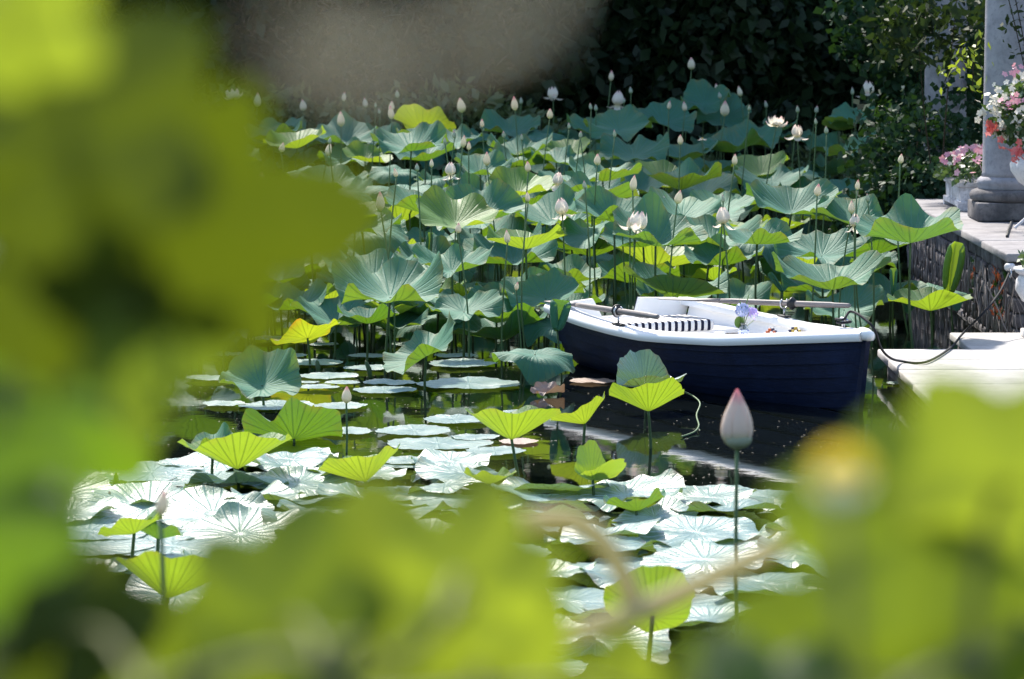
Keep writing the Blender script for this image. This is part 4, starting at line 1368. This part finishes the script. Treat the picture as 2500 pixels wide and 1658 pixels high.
# dry vine roots clinging to the wall
vine = thing('climbing_vine', 'dry tangled vine roots clinging to the terrace wall', 'vine', (TX - .02, 30.5, 0))
for k in range(120):
    y0 = r_.uniform(TY0 - .0, TY1) if k < 95 else TY0 - .02
    pts = []
    x0 = TX - .012 if k < 95 else r_.uniform(TX, 4.9)
    z = r_.uniform(.0, .15); dy = 0
    top = r_.uniform(.35, TZ - .1)
    y = y0
    a = r_.uniform(-.5, .5)
    while z < top:
        if k < 95:
            pts.append((x0 - TX + .02 + r_.uniform(-.008, .008), y - 30.5, z))
        else:
            pts.append((x0 - TX + .02, y - 30.5, z))
        z += r_.uniform(.04, .1)
        a = max(-1, min(1, a + r_.uniform(-.5, .5)))
        if k < 95: y += a * .06
        else: x0 += a * .06
    if len(pts) > 3:
        q = r_.uniform(.004, .010)
        MB().tube(pts, [q] * (len(pts) - 1) + [q * .4], 5).build('root', 'dry_root', vine)
for k in range(46):
    c = Vector((TX - .03, r_.choice([27.6, 27.7, 27.9, 28.1, 29.3]) + r_.gauss(0, .1), r_.uniform(.22, .62)))
    me_ = M['red_leaf'] if k % 2 else M['ivy']
    s = r_.uniform(.03, .055)
    V = [(r_.uniform(-.01, .01), s * math.cos(q) * (1 if i % 2 else .55), s * math.sin(q) * (1 if i % 2 else .55)) for i, q in enumerate(np.linspace(0, 2 * PI, 10, endpoint=False))]
    ob('leaf', mesh('leaf', V, [tuple(range(10))], me_, smooth=False), vine, loc=c - Vector((TX - .02, 30.5, 0)), rot=(r_.uniform(-.5, .5), r_.uniform(-.6, .6), r_.uniform(-.6, .6)))

# ---- column
cx, cy = 4.66, 31.25
colu = thing('stone_column', 'thick grey stone column on dark moulded base', 'column', (cx, cy, TZ + .003))
MB().box(-.34, .34, -.34, .34, 0, .17, 0, .015).build('plinth', 'dark_stone', colu)
MB().lathe([(.33, .171), (.36, .19), (.37, .23), (.35, .27), (.31, .285)], 40).build('torus_moulding', 'dark_stone', colu)
MB().lathe([(.29, .286), (.285, .30), (.30, .33), (.305, .36), (.285, .385), (.265, .40)], 40).build('upper_moulding', 'column_stone', colu)
MB().lathe([(.262, .40), (.252, .44), (.250, .8), (.245, 2.0), (.232, 3.0), (.24, 3.05), (.25, 3.1)], 40).build('shaft', 'column_stone', colu)
MB().box(-.33, .33, -.33, .33, 3.101, 3.25, 0, .02).build('capital', 'column_stone', colu)

# ---- generic leaf cloud
def cloud(name, n, fn, size, mat, seed, elong=1.6, up=.3):
    """fn(r) -> point; quads shaped as small leaves"""
    r2 = np.random.RandomState(seed)
    rr_ = random.Random(seed)
    P = np.array([fn(rr_) for _ in range(n)], dtype=float)
    D = r2.normal(size=(n, 3)); D[:, 2] -= up
    D /= np.linalg.norm(D, axis=1)[:, None]
    A = r2.normal(size=(n, 3)); S = np.cross(D, A); S /= np.linalg.norm(S, axis=1)[:, None]
    Nn = np.cross(D, S)
    s = size * r2.uniform(.6, 1.3, (n, 1))
    L = s * elong
    out = np.empty((n, 4, 3))
    out[:, 0] = P
    out[:, 1] = P + D * L * .45 + S * s * .5 + Nn * s * .12
    out[:, 2] = P + D * L
    out[:, 3] = P + D * L * .45 - S * s * .5 + Nn * s * .12
    return fast_faces(name, out.reshape(-1, 3), 4, mat)
def blob(c, r):
    def f(q):
        while True:
            v = (q.uniform(-1, 1), q.uniform(-1, 1), q.uniform(-1, 1))
            d = v[0] ** 2 + v[1] ** 2 + v[2] ** 2
            if .2 < d < 1:
                return (c[0] + v[0] * r[0], c[1] + v[1] * r[1], c[2] + v[2] * r[2])
    return f
def blossoms(name, pts, size, mat, parent, seed, petals=5):
    r2 = random.Random(seed)
    V = []
    for p in pts:
        p = Vector(p)
        nrm = Vector((r2.gauss(0, .5), r2.gauss(-.5, .4), r2.gauss(.5, .4))).normalized()
        a = nrm.orthogonal().normalized(); b = nrm.cross(a)
        s = size * r2.uniform(.75, 1.2)
        ph = r2.uniform(0, 6)
        for k in range(petals):
            q = ph + 2 * PI * k / petals
            d = a * math.cos(q) + b * math.sin(q); e = a * math.cos(q + PI / 2) + b * math.sin(q + PI / 2)
            V += [p, p + d * s * .6 + e * s * .38 + nrm * s * .15, p + d * s + nrm * s * .05, p + d * s * .6 - e * s * .38 + nrm * s * .15]
    return ob(name, fast_faces(name, np.array(V), 4, mat), parent)

# ---- planter box with pink flowers
bx0 = (4.34, 32.42)
bxp = thing('flower_planter', 'flaking white rectangular planter box on the terrace', 'planter', (bx0[0], bx0[1], TZ + .003))
V = []
prof = [(0, .04), (0, .085), (.025, .09), (.02, .22), (.0, .235), (-.005, .27)]
mb = MB()
W_, L_ = .62, 1.12
for (ins, z) in prof:
    V += [(ins, ins, z), (W_ - ins, ins, z), (W_ - ins, L_ - ins, z), (ins, L_ - ins, z)]
Fc = [(3, 2, 1, 0)]
for i in range(len(prof) - 1):
    for k in range(4):
        jn = (k + 1) % 4
        Fc.append((i * 4 + k, i * 4 + jn, i * 4 + 4 + jn, i * 4 + 4 + k))
b4 = (len(prof) - 1) * 4
Fc.append((b4, b4 + 1, b4 + 2, b4 + 3))
ob('box', mesh('box', V, Fc, 'box_white', smooth=False), bxp)
for fx in (.0, W_ - .1):
    for fy in (.0, L_ - .1):
        MB().box(fx, fx + .1, fy, fy + .1, 0, .041).build('foot', 'box_white', bxp, smooth=False)
imp = thing('bedding_plant', 'pink and white bedding flowers filling the planter box', 'flowers', (bx0[0] + .31, bx0[1] + .55, TZ + .27))
def dome(q):
    a = q.uniform(0, 6.28); r = math.sqrt(q.random())
    return (.46 * r * math.cos(a), .72 * r * math.sin(a), .02 + .27 * math.sqrt(max(0, 1 - r * r)) * q.uniform(.35, 1))
ob('foliage', cloud('foliage', 1700, dome, .045, 'pot_leaf', 3, 1.5), imp)
r_ = random.Random(21)
def dome_s(n):
    out = []
    for _ in range(n):
        a = r_.uniform(0, 6.28); r = math.sqrt(r_.random())
        out.append((.48 * r * math.cos(a), .74 * r * math.sin(a), .06 + .27 * math.sqrt(max(0, 1 - r * r)) * r_.uniform(.85, 1.08)))
    return out
blossoms('pink_blossoms', dome_s(130), .036, 'pink', imp, 5)
blossoms('white_blossoms', dome_s(45), .032, 'cream', imp, 6)

# ---- big urn on a curved stand
ux, uy = 4.87, 30.0
stand = thing('plant_stand', 'white wrought metal stand with curved legs under the fluted urn', 'plant stand', (ux, uy, TZ + .003))
for k in range(4):
    a = rad(200 + 90 * k)
    pts = [(r * math.cos(a), r * math.sin(a), z) for r, z in ((.38, .012), (.36, .03), (.27, .10), (.21, .18), (.17, .235))]
    MB().tube(spline(pts, 4), .014, 7).build('leg', 'urn_white', stand)
MB().lathe([(.20, .235), (.22, .24), (.22, .255), (.20, .26)], 24).build('ring', 'urn_white', stand)
urn = thing('stone_urn', 'large whitewashed fluted urn beside the column', 'urn', (ux, uy, TZ + .263))
MB().lathe([(.13, 0), (.15, .01), (.15, .03), (.10, .05)], 40).build('foot', 'urn_white', urn)
MB().lathe([(.10, .0505), (.20, .08), (.31, .16), (.375, .26), (.385, .32), (.35, .38), (.27, .415), (.245, .43)], 80, flute=lambda z: .05 * math.sin(PI * min(1, max(0, (z - .05) / .36)))).build('bowl', 'urn_white', urn)
MB().lathe([(.245, .431), (.26, .45), (.31, .47), (.325, .49), (.31, .50), (.24, .49)], 48).build('rim', 'urn_white', urn)
fl = thing('flower_bouquet', 'cream, coral and pink blossoms spilling over the fluted urn', 'flowers', (ux, uy, TZ + .263 + .49))
ob('foliage', cloud('foliage', 1500, blob((-.05, 0, .28), (.55, .5, .36)), .06, 'pot_leaf', 8, 1.7), fl)
r_ = random.Random(33)
def shell(n, c=(-.05, -.05, .30), rad_=(.60, .5, .42), lowcut=-.75):
    out = []
    while len(out) < n:
        v = Vector((r_.gauss(0, 1), r_.gauss(0, 1), r_.gauss(0, 1))).normalized()
        if v.z < lowcut: continue
        k = r_.uniform(.8, 1.05)
        out.append((c[0] + v.x * rad_[0] * k, c[1] + v.y * rad_[1] * k, c[2] + v.z * rad_[2] * k))
    return out
def clusters(n, per, spread, src):
    out = []
    for p in src(n):
        for _ in range(per):
            out.append((p[0] + r_.gauss(0, spread), p[1] + r_.gauss(0, spread), p[2] + r_.gauss(0, spread)))
    return out
blossoms('cream_blossoms', clusters(40, 9, .045, shell), .036, 'cream', fl, 1)
blossoms('coral_blossoms', clusters(3, 16, .04, lambda n: [(-.58, -.15, .16), (-.42, -.4, -.05), (.15, -.5, .02)]), .04, 'coral', fl, 2)
blossoms('pink_blossoms', clusters(5, 10, .045, shell), .034, 'pink', fl, 3)
# hose end on the terrace
pts = [onz(2200 + 1350 / 5.227, 380 + 1030 / 5.227, TZ + .014), onz(2200 + 1390 / 5.227, 380 + 900 / 5.227, TZ + .014), onz(2200 + 1450 / 5.227, 380 + 820 / 5.227, TZ + .014), onz(2530, 532, TZ + .014), onz(2600, 530, TZ + .014)]
tag(MB().tube(spline(pts, 4), .012, 7).build('garden_hose', 'black_rubber'), 'end of a black hose lying on the terrace paving', 'hose')
# lower urn on the landing
lu = thing('small_urn', 'small weathered white urn on a pedestal at the foot of the wall', 'urn', (4.24, 26.55, LZ + .004))
MB().box(-.15, .15, -.15, .15, 0, .06, 0, .01).build('pedestal', 'urn_white', lu)
MB().lathe([(.11, .061), (.09, .10), (.075, .18), (.09, .22), (.12, .24)], 28).build('stem', 'urn_white', lu)
MB().lathe([(.08, .241), (.16, .29), (.215, .38), (.21, .46), (.185, .50)], 40, flute=lambda z: .03).build('bowl', 'urn_white', lu)
MB().lathe([(.186, .501), (.215, .52), (.235, .545), (.23, .56), (.19, .555)], 36).build('rim', 'urn_white', lu)
lp = thing('urn_plant', 'small green plant in the weathered urn by the wall', 'plant', (4.24, 26.55, LZ + .56))
ob('foliage', cloud('foliage', 240, blob((0, 0, .06), (.2, .2, .1)), .045, 'pot_leaf', 18, 1.6), lp)
# mooring ring and rope
rg = thing('mooring_ring', 'white mooring ring fixed to the wall corner', 'ring', (4.06, 27.12, .70))
MB().lathe([(.03, -.03), (.045, -.015), (.045, .015), (.03, .03)], 14).build('boss', 'urn_white', rg)
ring = [(.0, -.05 + .035 * math.cos(q), -.05 + .035 * math.sin(q)) for q in np.linspace(0, 2 * PI, 16)]
MB().tube(ring, .007, 6).build('ring_loop', 'steel', rg)
cl = bw(BL - .30, 0, .64)
bowp = bw(BL + .05, -.05, .56)
pts = [bw(BL - .33, .035, .61), bw(BL - .26, .03, .615), bw(BL - .25, -.03, .62), bw(BL - .34, -.035, .625), bw(BL - .35, .03, .635), bw(BL - .25, .03, .64), cl + Vector((.05, .0, .05)), bw(BL - .12, -.05, .66), bw(BL - .03, -.09, .58),
       at(2150, 848, 23.6), at(2171, 872, 24.0), onz(2200, 882, LZ + .018), onz(2260, 884, LZ + .018), onz(2320, 850, LZ + .018), onz(2350, 815, LZ + .03), at(2400, 765, 26.3), at(2440, 715, 26.7), Vector((4.05, 27.06, .66))]
tag(MB().tube(spline(pts, 6), .0095, 7).build('mooring_rope', 'rope'), 'black mooring rope from the bow across the landing up to the wall', 'rope')

# ------------------------------------------------------------------ ivy covered pillar and bank shrubs
pil = thing('ivy_pillar', 'old grey stone pillar wrapped in dark ivy behind the terrace', 'pillar', (4.72, 36.4, .2))
MB().lathe([(.30, 0), (.30, .2), (.24, .25), (.23, 1.2), (.225, 3.4), (.26, 3.5)], 28).build('shaft', 'column_stone', pil)
def wrap(q):
    a = q.uniform(0, 6.28); z = q.uniform(.1, 3.4)
    gap = math.sin(z * 3.1 + a * 2) * math.sin(a * 3 + z) 
    if gap > .35: a += 1.6
    r = .27 + q.uniform(0, .14)
    return (r * math.cos(a), r * math.sin(a), z)
ob('ivy_foliage', cloud('ivy_foliage', 1700, wrap, .075, 'ivy', 41, 1.2, .8), pil)
def shrub(name, label, pos, blobs, n, size, mat, seed, elong=1.6, group=None, stems=4, sr=.03):
    t = thing(name, label, 'shrub', pos, 0, group)
    r2 = random.Random(seed)
    def f(q):
        b = q.choice(blobs)
        return blob(b[0], b[1])(q)
    ob('foliage', cloud('foliage', n, f, size, mat, seed, elong), t)
    for k in range(stems):
        b = blobs[k % len(blobs)]
        MB().tube(spline([(r2.uniform(-.2, .2), r2.uniform(-.1, .1), -.1), (b[0][0] * .5 + r2.uniform(-.1, .1), b[0][1] * .5, b[0][2] * .5), (b[0][0], b[0][1], b[0][2] + b[1][2] * .5)], 4), [sr] * 5 + [sr * .5] * 4, 6).build('stem', 'bark', t)
    return t
shrub('ivy_bush', 'dense dark ivy bush tumbling to the corner of the terrace wall', (4.15, 35.1, .1), [((0, 0, .5), (.7, .6, .55)), ((.2, .5, 1.1), (.6, .5, .6)), ((-.35, -.1, .35), (.45, .5, .4)), ((.15, -.3, .75), (.4, .4, .35))], 5200, .075, 'ivy', 51, 1.25)
shrub('ivy_bush', 'tall hanging ivy and creeper curtain behind the stone pillar', (4.9, 37.6, .2), [((-.3, 0, 1.0), (.9, .6, .9)), ((.3, .2, 2.2), (1.1, .7, .9)), ((-.6, .1, 2.5), (.8, .6, .8)), ((1.3, .3, 1.5), (.9, .6, 1.3))], 5200, .09, 'ivy', 52, 1.3)
shrub('creeper', 'loose creeper with shade-darkened green leaves arching above the pillar', (4.4, 34.6, .5), [((.2, 0, 2.3), (.9, .5, .35)), ((-.2, .2, 2.0), (.5, .4, .4)), ((.9, -.2, 1.9), (.7, .4, .5))], 900, .07, 'sprig_shaded', 53, 2.2, stems=3, sr=.008)
# sprigs before pillar and column, sun and shade painted as two leaf colours
sp = thing('climbing_sprig', 'thin bright green sprigs trailing down the stone column', 'climber', (4.6, 30.85, TZ))
r_ = random.Random(61)
for k, (x0, z0, x1, z1) in enumerate([(.0, 2.2, .22, 1.15), (-.1, 2.3, .12, 1.4), (.3, 2.25, .1, 1.5), (-.45, 1.55, -.62, 1.30), (-.3, 1.75, -.36, 1.2), (.35, 2.1, .42, 1.2)]):
    pts = spline([(x0, 0, z0), ((x0 + x1) / 2 + r_.uniform(-.06, .06), -.05, (z0 + z1) / 2), (x1, -.08, z1)], 5)
    MB().tube(pts, .005, 5).build('stem', 'bark', sp)
    def f(q, pts=pts):
        p = q.choice(pts)
        return (p[0] + q.gauss(0, .06), p[1] + q.gauss(0, .05), p[2] + q.gauss(0, .05))
    ob('leaf_spray', cloud('leaf_spray', 34, f, .038, 'sprig' if k in (3, 4) else 'sprig_shaded', 70 + k, 2.3), sp)['kind'] = 'stuff'

# hedge along the far bank: repeated shrubs
HED = []
for k in range(4):
    bl = [((random.Random(k * 9 + i).uniform(-.9, .9), random.Random(k * 7 + i).uniform(-.4, .4), .3 + .45 * i), (1.0, .8, .6)) for i in range(6)]
    def f(q, bl=bl):
        b = q.choice(bl); return blob(b[0], b[1])(q)
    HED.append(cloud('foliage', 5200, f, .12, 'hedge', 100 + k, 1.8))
LOW = []
for k in range(3):
    def f(q):
        a = q.uniform(0, 6.28); r = math.sqrt(q.random())
        return (1.1 * r * math.cos(a), .6 * r * math.sin(a), q.uniform(.05, 1.0) * (1.15 - .6 * r) + .1)
    LOW.append(cloud('foliage', 2300, f, .085, 'hedge_pale', 130 + k, 2.2))
mb = MB().tube(spline([(0, 0, -.3), (.1, 0, .8), (0, .1, 1.8)], 4), [.07] * 5 + [.03] * 4, 7)
STEM = mesh('stem', mb.V, mb.F, 'bark')
k = 0
for row, (y0, s0) in enumerate(((51.3, 1.15), (53.2, 1.6), (55.5, 1.9))):
    x = -14.0
    while x < 14.5:
        y = y0 + rng.uniform(-.4, .4)
        if -.24 * y < x < .24 * y:
            t = thing('hedge_shrub', ('dark evergreen shrub in the front row of the shaded hedge', 'taller dark shrub in the middle row of the shaded hedge', 'tallest dark shrub in the back row of the shaded hedge')[row], 'shrub', (x, y, ground_z(x, y) - .05), rng.uniform(0, 6.28), ('front', 'middle', 'back')[row] + ' row of the dark hedge')
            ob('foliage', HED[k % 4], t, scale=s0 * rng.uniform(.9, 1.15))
            ob('stem', STEM, t)
            k += 1
        x += rng.uniform(1.3, 1.7) * s0
for (px, yy, s) in ((560, 48.9, .95), (700, 49.2, .9), (850, 49.0, .8), (980, 49.2, .95), (1110, 48.9, 1.1), (1210, 49.1, 1.0), (1330, 49.0, .75), (1480, 49.3, .6), (1700, 49.2, .55), (1950, 49.2, .6), (2050, 49.2, .7)):
    x = (px - 1250) / FPX * yy
    t = thing('low_shrub', 'low pale-leaved shrub at the foot of the dark hedge', 'shrub', (x, yy, max(-.05, ground_z(x, yy)) - .02), rng.uniform(0, 6), 'low shrubs before the hedge')
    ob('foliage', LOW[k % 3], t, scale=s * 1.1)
    ob('stem', STEM, t, scale=(.4, .4, .45 * s))
    k += 1

# trees behind the hedge (crowns above the picture, they shade the bank and are mirrored)
TREE = []
for k in range(3):
    q0 = random.Random(200 + k)
    bl = [((q0.gauss(0, 1.9), q0.gauss(0, 1.9), q0.uniform(2.6, 13)), (q0.uniform(1.5, 2.4), q0.uniform(1.5, 2.4), q0.uniform(1.1, 1.8))) for _ in range(20)]
    def f(q, bl=bl):
        b = q.choice(bl); return blob(b[0], b[1])(q)
    TREE.append((cloud('crown', 11000, f, .30, 'crown', 210 + k, 1.5), bl))
TT = []
for k in range(3):
    mb = MB().tube(spline([(0, 0, -.4), (.05, 0, 1.5), (-.1, .1, 5), (0, 0, 11)], 5), [.34, .30, .27, .26, .25, .24, .23, .22, .21, .2, .18, .16, .13, .1, .07, .04], 10)
    for b in TREE[k][1][:9]:
        mb.tube(spline([(0, 0, b[0][2] * .6), (b[0][0] * .5, b[0][1] * .5, b[0][2] * .85), tuple(b[0])], 3), [.1, .09, .08, .07, .06, .04, .03], 6)
    TT.append(mesh('trunk', mb.V, mb.F, 'bark'))
k = 0
for (y0, x0, dx) in ((59, -21, 4.4), (64, -24, 5.2), (71, -28, 6)):
    x = x0
    while x < -x0 + .1:
        xx_, yy_ = x + rng.uniform(-.8, .8), y0 + rng.uniform(-1, 1)
        t = thing('tree', 'tall dense dark-leaved tree in the wood behind the hedge', 'tree', (xx_, yy_, ground_z(xx_, yy_) - .1), rng.uniform(0, 6.28), 'trees of the wood behind the hedge')
        s = rng.uniform(.9, 1.15)
        ob('crown', TREE[k % 3][0], t, scale=s)
        ob('trunk', TT[k % 3], t, scale=s)
        k += 1
        x += dx

for (xx_, yy_) in ((-.6, 52.2), (1.9, 51.8), (4.6, 52.6)):  # trees added so their unseen crowns cast shade on the ivy
    t = thing('tree', 'slender tree added in the dark hedge, its unseen crown shading the ivy', 'tree', (xx_, yy_, ground_z(xx_, yy_) - .1), rng.uniform(0, 6.28), 'added shade trees in the hedge')
    ob('crown', TREE[k % 3][0], t, loc=(0, 0, 5.6), scale=(.62, .62, .55))
    ob('trunk', TT[k % 3], t, scale=(.55, .55, 1.15))
    k += 1

# ------------------------------------------------------------------ foreground vines on the near bank
KF = 1.5      # metres per unit of the distances listed below
def vine_leaf(name, seed, mat, lobes=5, depth=.42):
    r_ = random.Random(seed)
    n, nr = 90, 6
    depth -= .08
    ax = {5: [0, 58, -58, 118, -118], 3: [0, 62, -62]}[lobes]
    ln = [1.0, .86, .86, .62, .62]
    ph = [r_.uniform(0, 6) for _ in range(6)]
    def R(t):
        v = 0
        for a, l in zip(ax, ln):
            d = abs((t - rad(a) + PI) % (2 * PI) - PI)
            v = max(v, l * (1 - depth * min(1, d / rad(34)) ** 1.2))
        v *= 1 + .035 * abs(math.sin(t * 17 + ph[0]))
        d = abs((t + PI + PI) % (2 * PI) - PI)
        v *= 1 - .75 * math.exp(-(d / .22) ** 2)
        return v
    V = [(0, 0, 0)]; Fc = []
    for i in range(1, nr + 1):
        r = i / nr
        for k in range(n):
            t = 2 * PI * k / n
            rr_ = r * R(t)
            z = -.20 * rr_ ** 2 + .05 * r * math.cos(5 * t + .2) + .05 * r * r * math.sin(3 * t + ph[1]) + .03 * r ** 3 * math.sin(9 * t + ph[2])
            V.append((rr_ * math.cos(t), rr_ * math.sin(t), z))
    for k in range(n):
        Fc.append((0, 1 + k, 1 + (k + 1) % n))
    for i in range(nr - 1):
        for k in range(n):
            j = (k + 1) % n
            Fc.append((1 + i * n + k, 1 + (i + 1) * n + k, 1 + (i + 1) * n + j, 1 + i * n + j))
    return mesh(name, V, Fc, mat)
VL = {m: [vine_leaf('leaf', 300 + i, m, 5, .38 + .06 * i) for i in range(3)] for m in ('vine', 'vine_lit', 'vine_shaded', 'vine_deep_shade', 'dry_leaf')}

def fg_plant(name, label, root, stem_px, leaves, cat='vine'):
    """stem_px: list of (x,y,d) in 2364-wide picture units; leaves (x,y,d,wpx,roll,tiltx,tilty,mat)"""
    rt = Vector((root[0] * KF, root[1] * KF, root[2]))
    t = thing(name, label, cat, rt)
    def W(x, y, d):
        px, py = conv(F, x, y)
        return at(px, py, d * KF) - rt
    allp = []
    for si, st in enumerate(stem_px):
        pts = [W(*s) for s in st]
        if si == 0:
            pts = [Vector((0, 0, -.05)), Vector((pts[0].x * .3, pts[0].y * .3, pts[0].z * .5))] + pts
        sp_ = spline(pts, 6)
        allp += sp_
        n_ = len(sp_)
        MB().tube(sp_, [.006 * (1 - .5 * i / n_) for i in range(n_)], 7).build('stem', 'vine_stem', t)
    for k, (x, y, d, wp, roll, tx, ty, mt) in enumerate(leaves):
        if mt != 'vine_deep_shade':
            d = .84 + .33 * y / 1568.
        c = W(x, y, d)
        s = wp / 7700. * d * KF
        # leaf plane faces the camera at first: local +X is the leaf tip, roll in the picture plane
        B = Matrix(((1, 0, 0), (0, 0, -1), (0, 1, 0))).to_4x4()      # local z -> -Y
        Rm = Matrix.Rotation(rad(tx), 4, 'X') @ Matrix.Rotation(rad(ty), 4, 'Z') @ B @ Matrix.Rotation(rad(roll), 4, 'Z')
        ob('leaf', VL[mt][k % 3], t, mat4=Matrix.Translation(c) @ Rm @ Matrix.Scale(s, 4))
        near_ = min(allp, key=lambda p: (p - c).length)
        mid = (near_ + c) / 2 + Vector((0, .01, .012))
        MB().tube(spline([near_, mid, c], 4), .0022, 6).build('petiole', 'vine_stem', t)
    return t

fg_plant('grape_vine', 'blurred lobed vine leaves on a shoot along the shaded left bank', (-.32, 1.0, 1.28),
  [[(-60, 1750, 1.06), (-20, 1250, 1.06), (40, 800, 1.07), (60, 420, 1.08), (10, -60, 1.1)], [(40, 800, 1.07), (200, 640, 1.06), (330, 560, 1.05)]],
  [(20, 15, .97, 250, -35, 5, 0, 'vine_lit'),
   (140, 330, 1.03, 430, 40, 0, 5, 'vine_shaded'),
   (340, 560, 1.0, 550, 2, 36, 0, 'vine_shaded'),
   (30, 600, 1.04, 380, -15, 8, 0, 'vine_shaded'),
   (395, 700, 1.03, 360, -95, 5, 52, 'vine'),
   (130, 930, 1.2, 330, -90, -20, 25, 'vine_deep_shade'),
   (-130, 1180, .98, 340, -10, -15, 0, 'vine_deep_shade'),
   (-10, 1500, 1.0, 400, 12, 0, 0, 'vine_shaded')])
fg_plant('grape_vine', 'blurred sunlit lobed vine leaves low over the near pads', (-.02, .95, 1.28),
  [[(760, 1760, 1.02), (820, 1600, 1.02), (980, 1480, 1.02), (1080, 1380, 1.02)], [(820, 1600, 1.02), (640, 1520, 1.02), (330, 1600, 1.02)], [(820, 1640, 1.02), (1000, 1620, 1.02), (1150, 1600, 1.02)]],
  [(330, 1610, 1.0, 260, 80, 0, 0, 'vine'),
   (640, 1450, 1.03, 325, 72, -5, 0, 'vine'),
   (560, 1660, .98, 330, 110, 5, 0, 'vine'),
   (890, 1520, 1.0, 430, 95, -12, 0, 'vine_lit'),
   (1080, 1365, 1.05, 285, 78, -8, 0, 'vine_lit'),
   (1130, 1620, .98, 330, 62, 0, 0, 'vine_lit'),
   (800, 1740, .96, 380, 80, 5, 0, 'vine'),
   (1430, 1690, .98, 250, 85, 0, 0, 'vine_lit'),
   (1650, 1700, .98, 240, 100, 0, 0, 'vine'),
   (150, 1460, .98, 230, 60, 0, 0, 'vine_shaded')])
fg_plant('grape_vine', 'blurred bright vine leaves on a shoot rising beside the landing', (.30, 1.0, 1.28),
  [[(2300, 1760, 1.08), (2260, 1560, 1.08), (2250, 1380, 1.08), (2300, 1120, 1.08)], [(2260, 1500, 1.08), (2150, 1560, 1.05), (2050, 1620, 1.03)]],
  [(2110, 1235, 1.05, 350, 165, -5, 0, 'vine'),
   (2335, 1130, 1.02, 330, 128, 5, 0, 'vine_lit'),
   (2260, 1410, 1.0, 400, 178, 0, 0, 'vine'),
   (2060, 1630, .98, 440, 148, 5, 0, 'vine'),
   (1800, 1690, 1.08, 300, 120, -30, 0, 'vine_deep_shade'),
   (2420, 1480, .97, 360, 100, 0, 0, 'vine_lit')])
# dry twigs
def twig(label, segs, r, mt, root, leaves=()):
    rt = Vector(root)
    t = thing('dry_twig', label, 'twig', rt)
    first = True
    for sg in segs:
        pts = [at(*conv(F, x, y), d) - rt for (x, y, d) in sg]
        if first:
            pts = [Vector((0, 0, -.03))] + pts
            first = False
        MB().tube(spline(pts, 6), r, 8).build('branch', mt, t)
    for (x, y, d, wp, roll, tx, ty, m2) in leaves:
        c = at(*conv(F, x, y), d) - rt
        s = wp / 7700. * d / 1.55
        B = Matrix(((1, 0, 0), (0, 0, -1), (0, 1, 0))).to_4x4()
        ob('leaf', VL[m2][0], t, mat4=Matrix.Translation(c) @ Matrix.Rotation(rad(tx), 4, 'X') @ Matrix.Rotation(rad(ty), 4, 'Z') @ B @ Matrix.Rotation(rad(roll), 4, 'Z') @ Matrix.Scale(s, 4))
    return t
twig('pale dry vine twig slanting across the near leaves with a curling tendril', [[(700, 1850, 2.9), (1050, 1560, 2.9), (1240, 1490, 2.9), (1500, 1400, 2.95), (1840, 1240, 3.0)], [(1470, 1410, 2.95), (1440, 1330, 2.95), (1390, 1250, 2.95), (1310, 1200, 2.95), (1200, 1210, 2.95)]], .0105, 'vine_twig', (-.3, 2.9, 1.2))
twig('blurred dry tan twigs hanging high over the near bank', [[(1350, -420, .6), (1240, -30, .6), (1040, 110, .6), (740, 190, .6)], [(980, 140, .6), (800, 120, .6), (620, 70, .6)]], .0019, 'dry_leaf', (.12, .6, 3.4))
fg = thing('wild_flower', 'blurred yellow and white wild flower near the right-hand vine', 'flower', (.16, 1.25, 1.28))
c = at(*conv(F, 1940, 1090), 1.3) - Vector((.16, 1.25, 1.28))
MB().tube(spline([(0, 0, -.05), (c.x * .5 + .02, c.y * .5, c.z * .5), c], 6), .003, 6).build('stem', 'vine_stem', fg)
for k in range(12):
    a = 2 * PI * k / 12
    m2 = MB(); m2.add([(0, 0, 0), (.0035, -.002, .006), (.002, -.003, .0105), (-.002, -.003, .0105), (-.0035, -.002, .006)], [(0, 1, 2, 3, 4)])
    m2.build('petal', 'yellow_petal' if math.cos(a) > -.2 else 'white_petal', fg, mat4=Matrix.Translation(c + Vector((0, -.002 * (k % 2), 0))) @ Matrix.Rotation(a, 4, 'Y'), smooth=False)
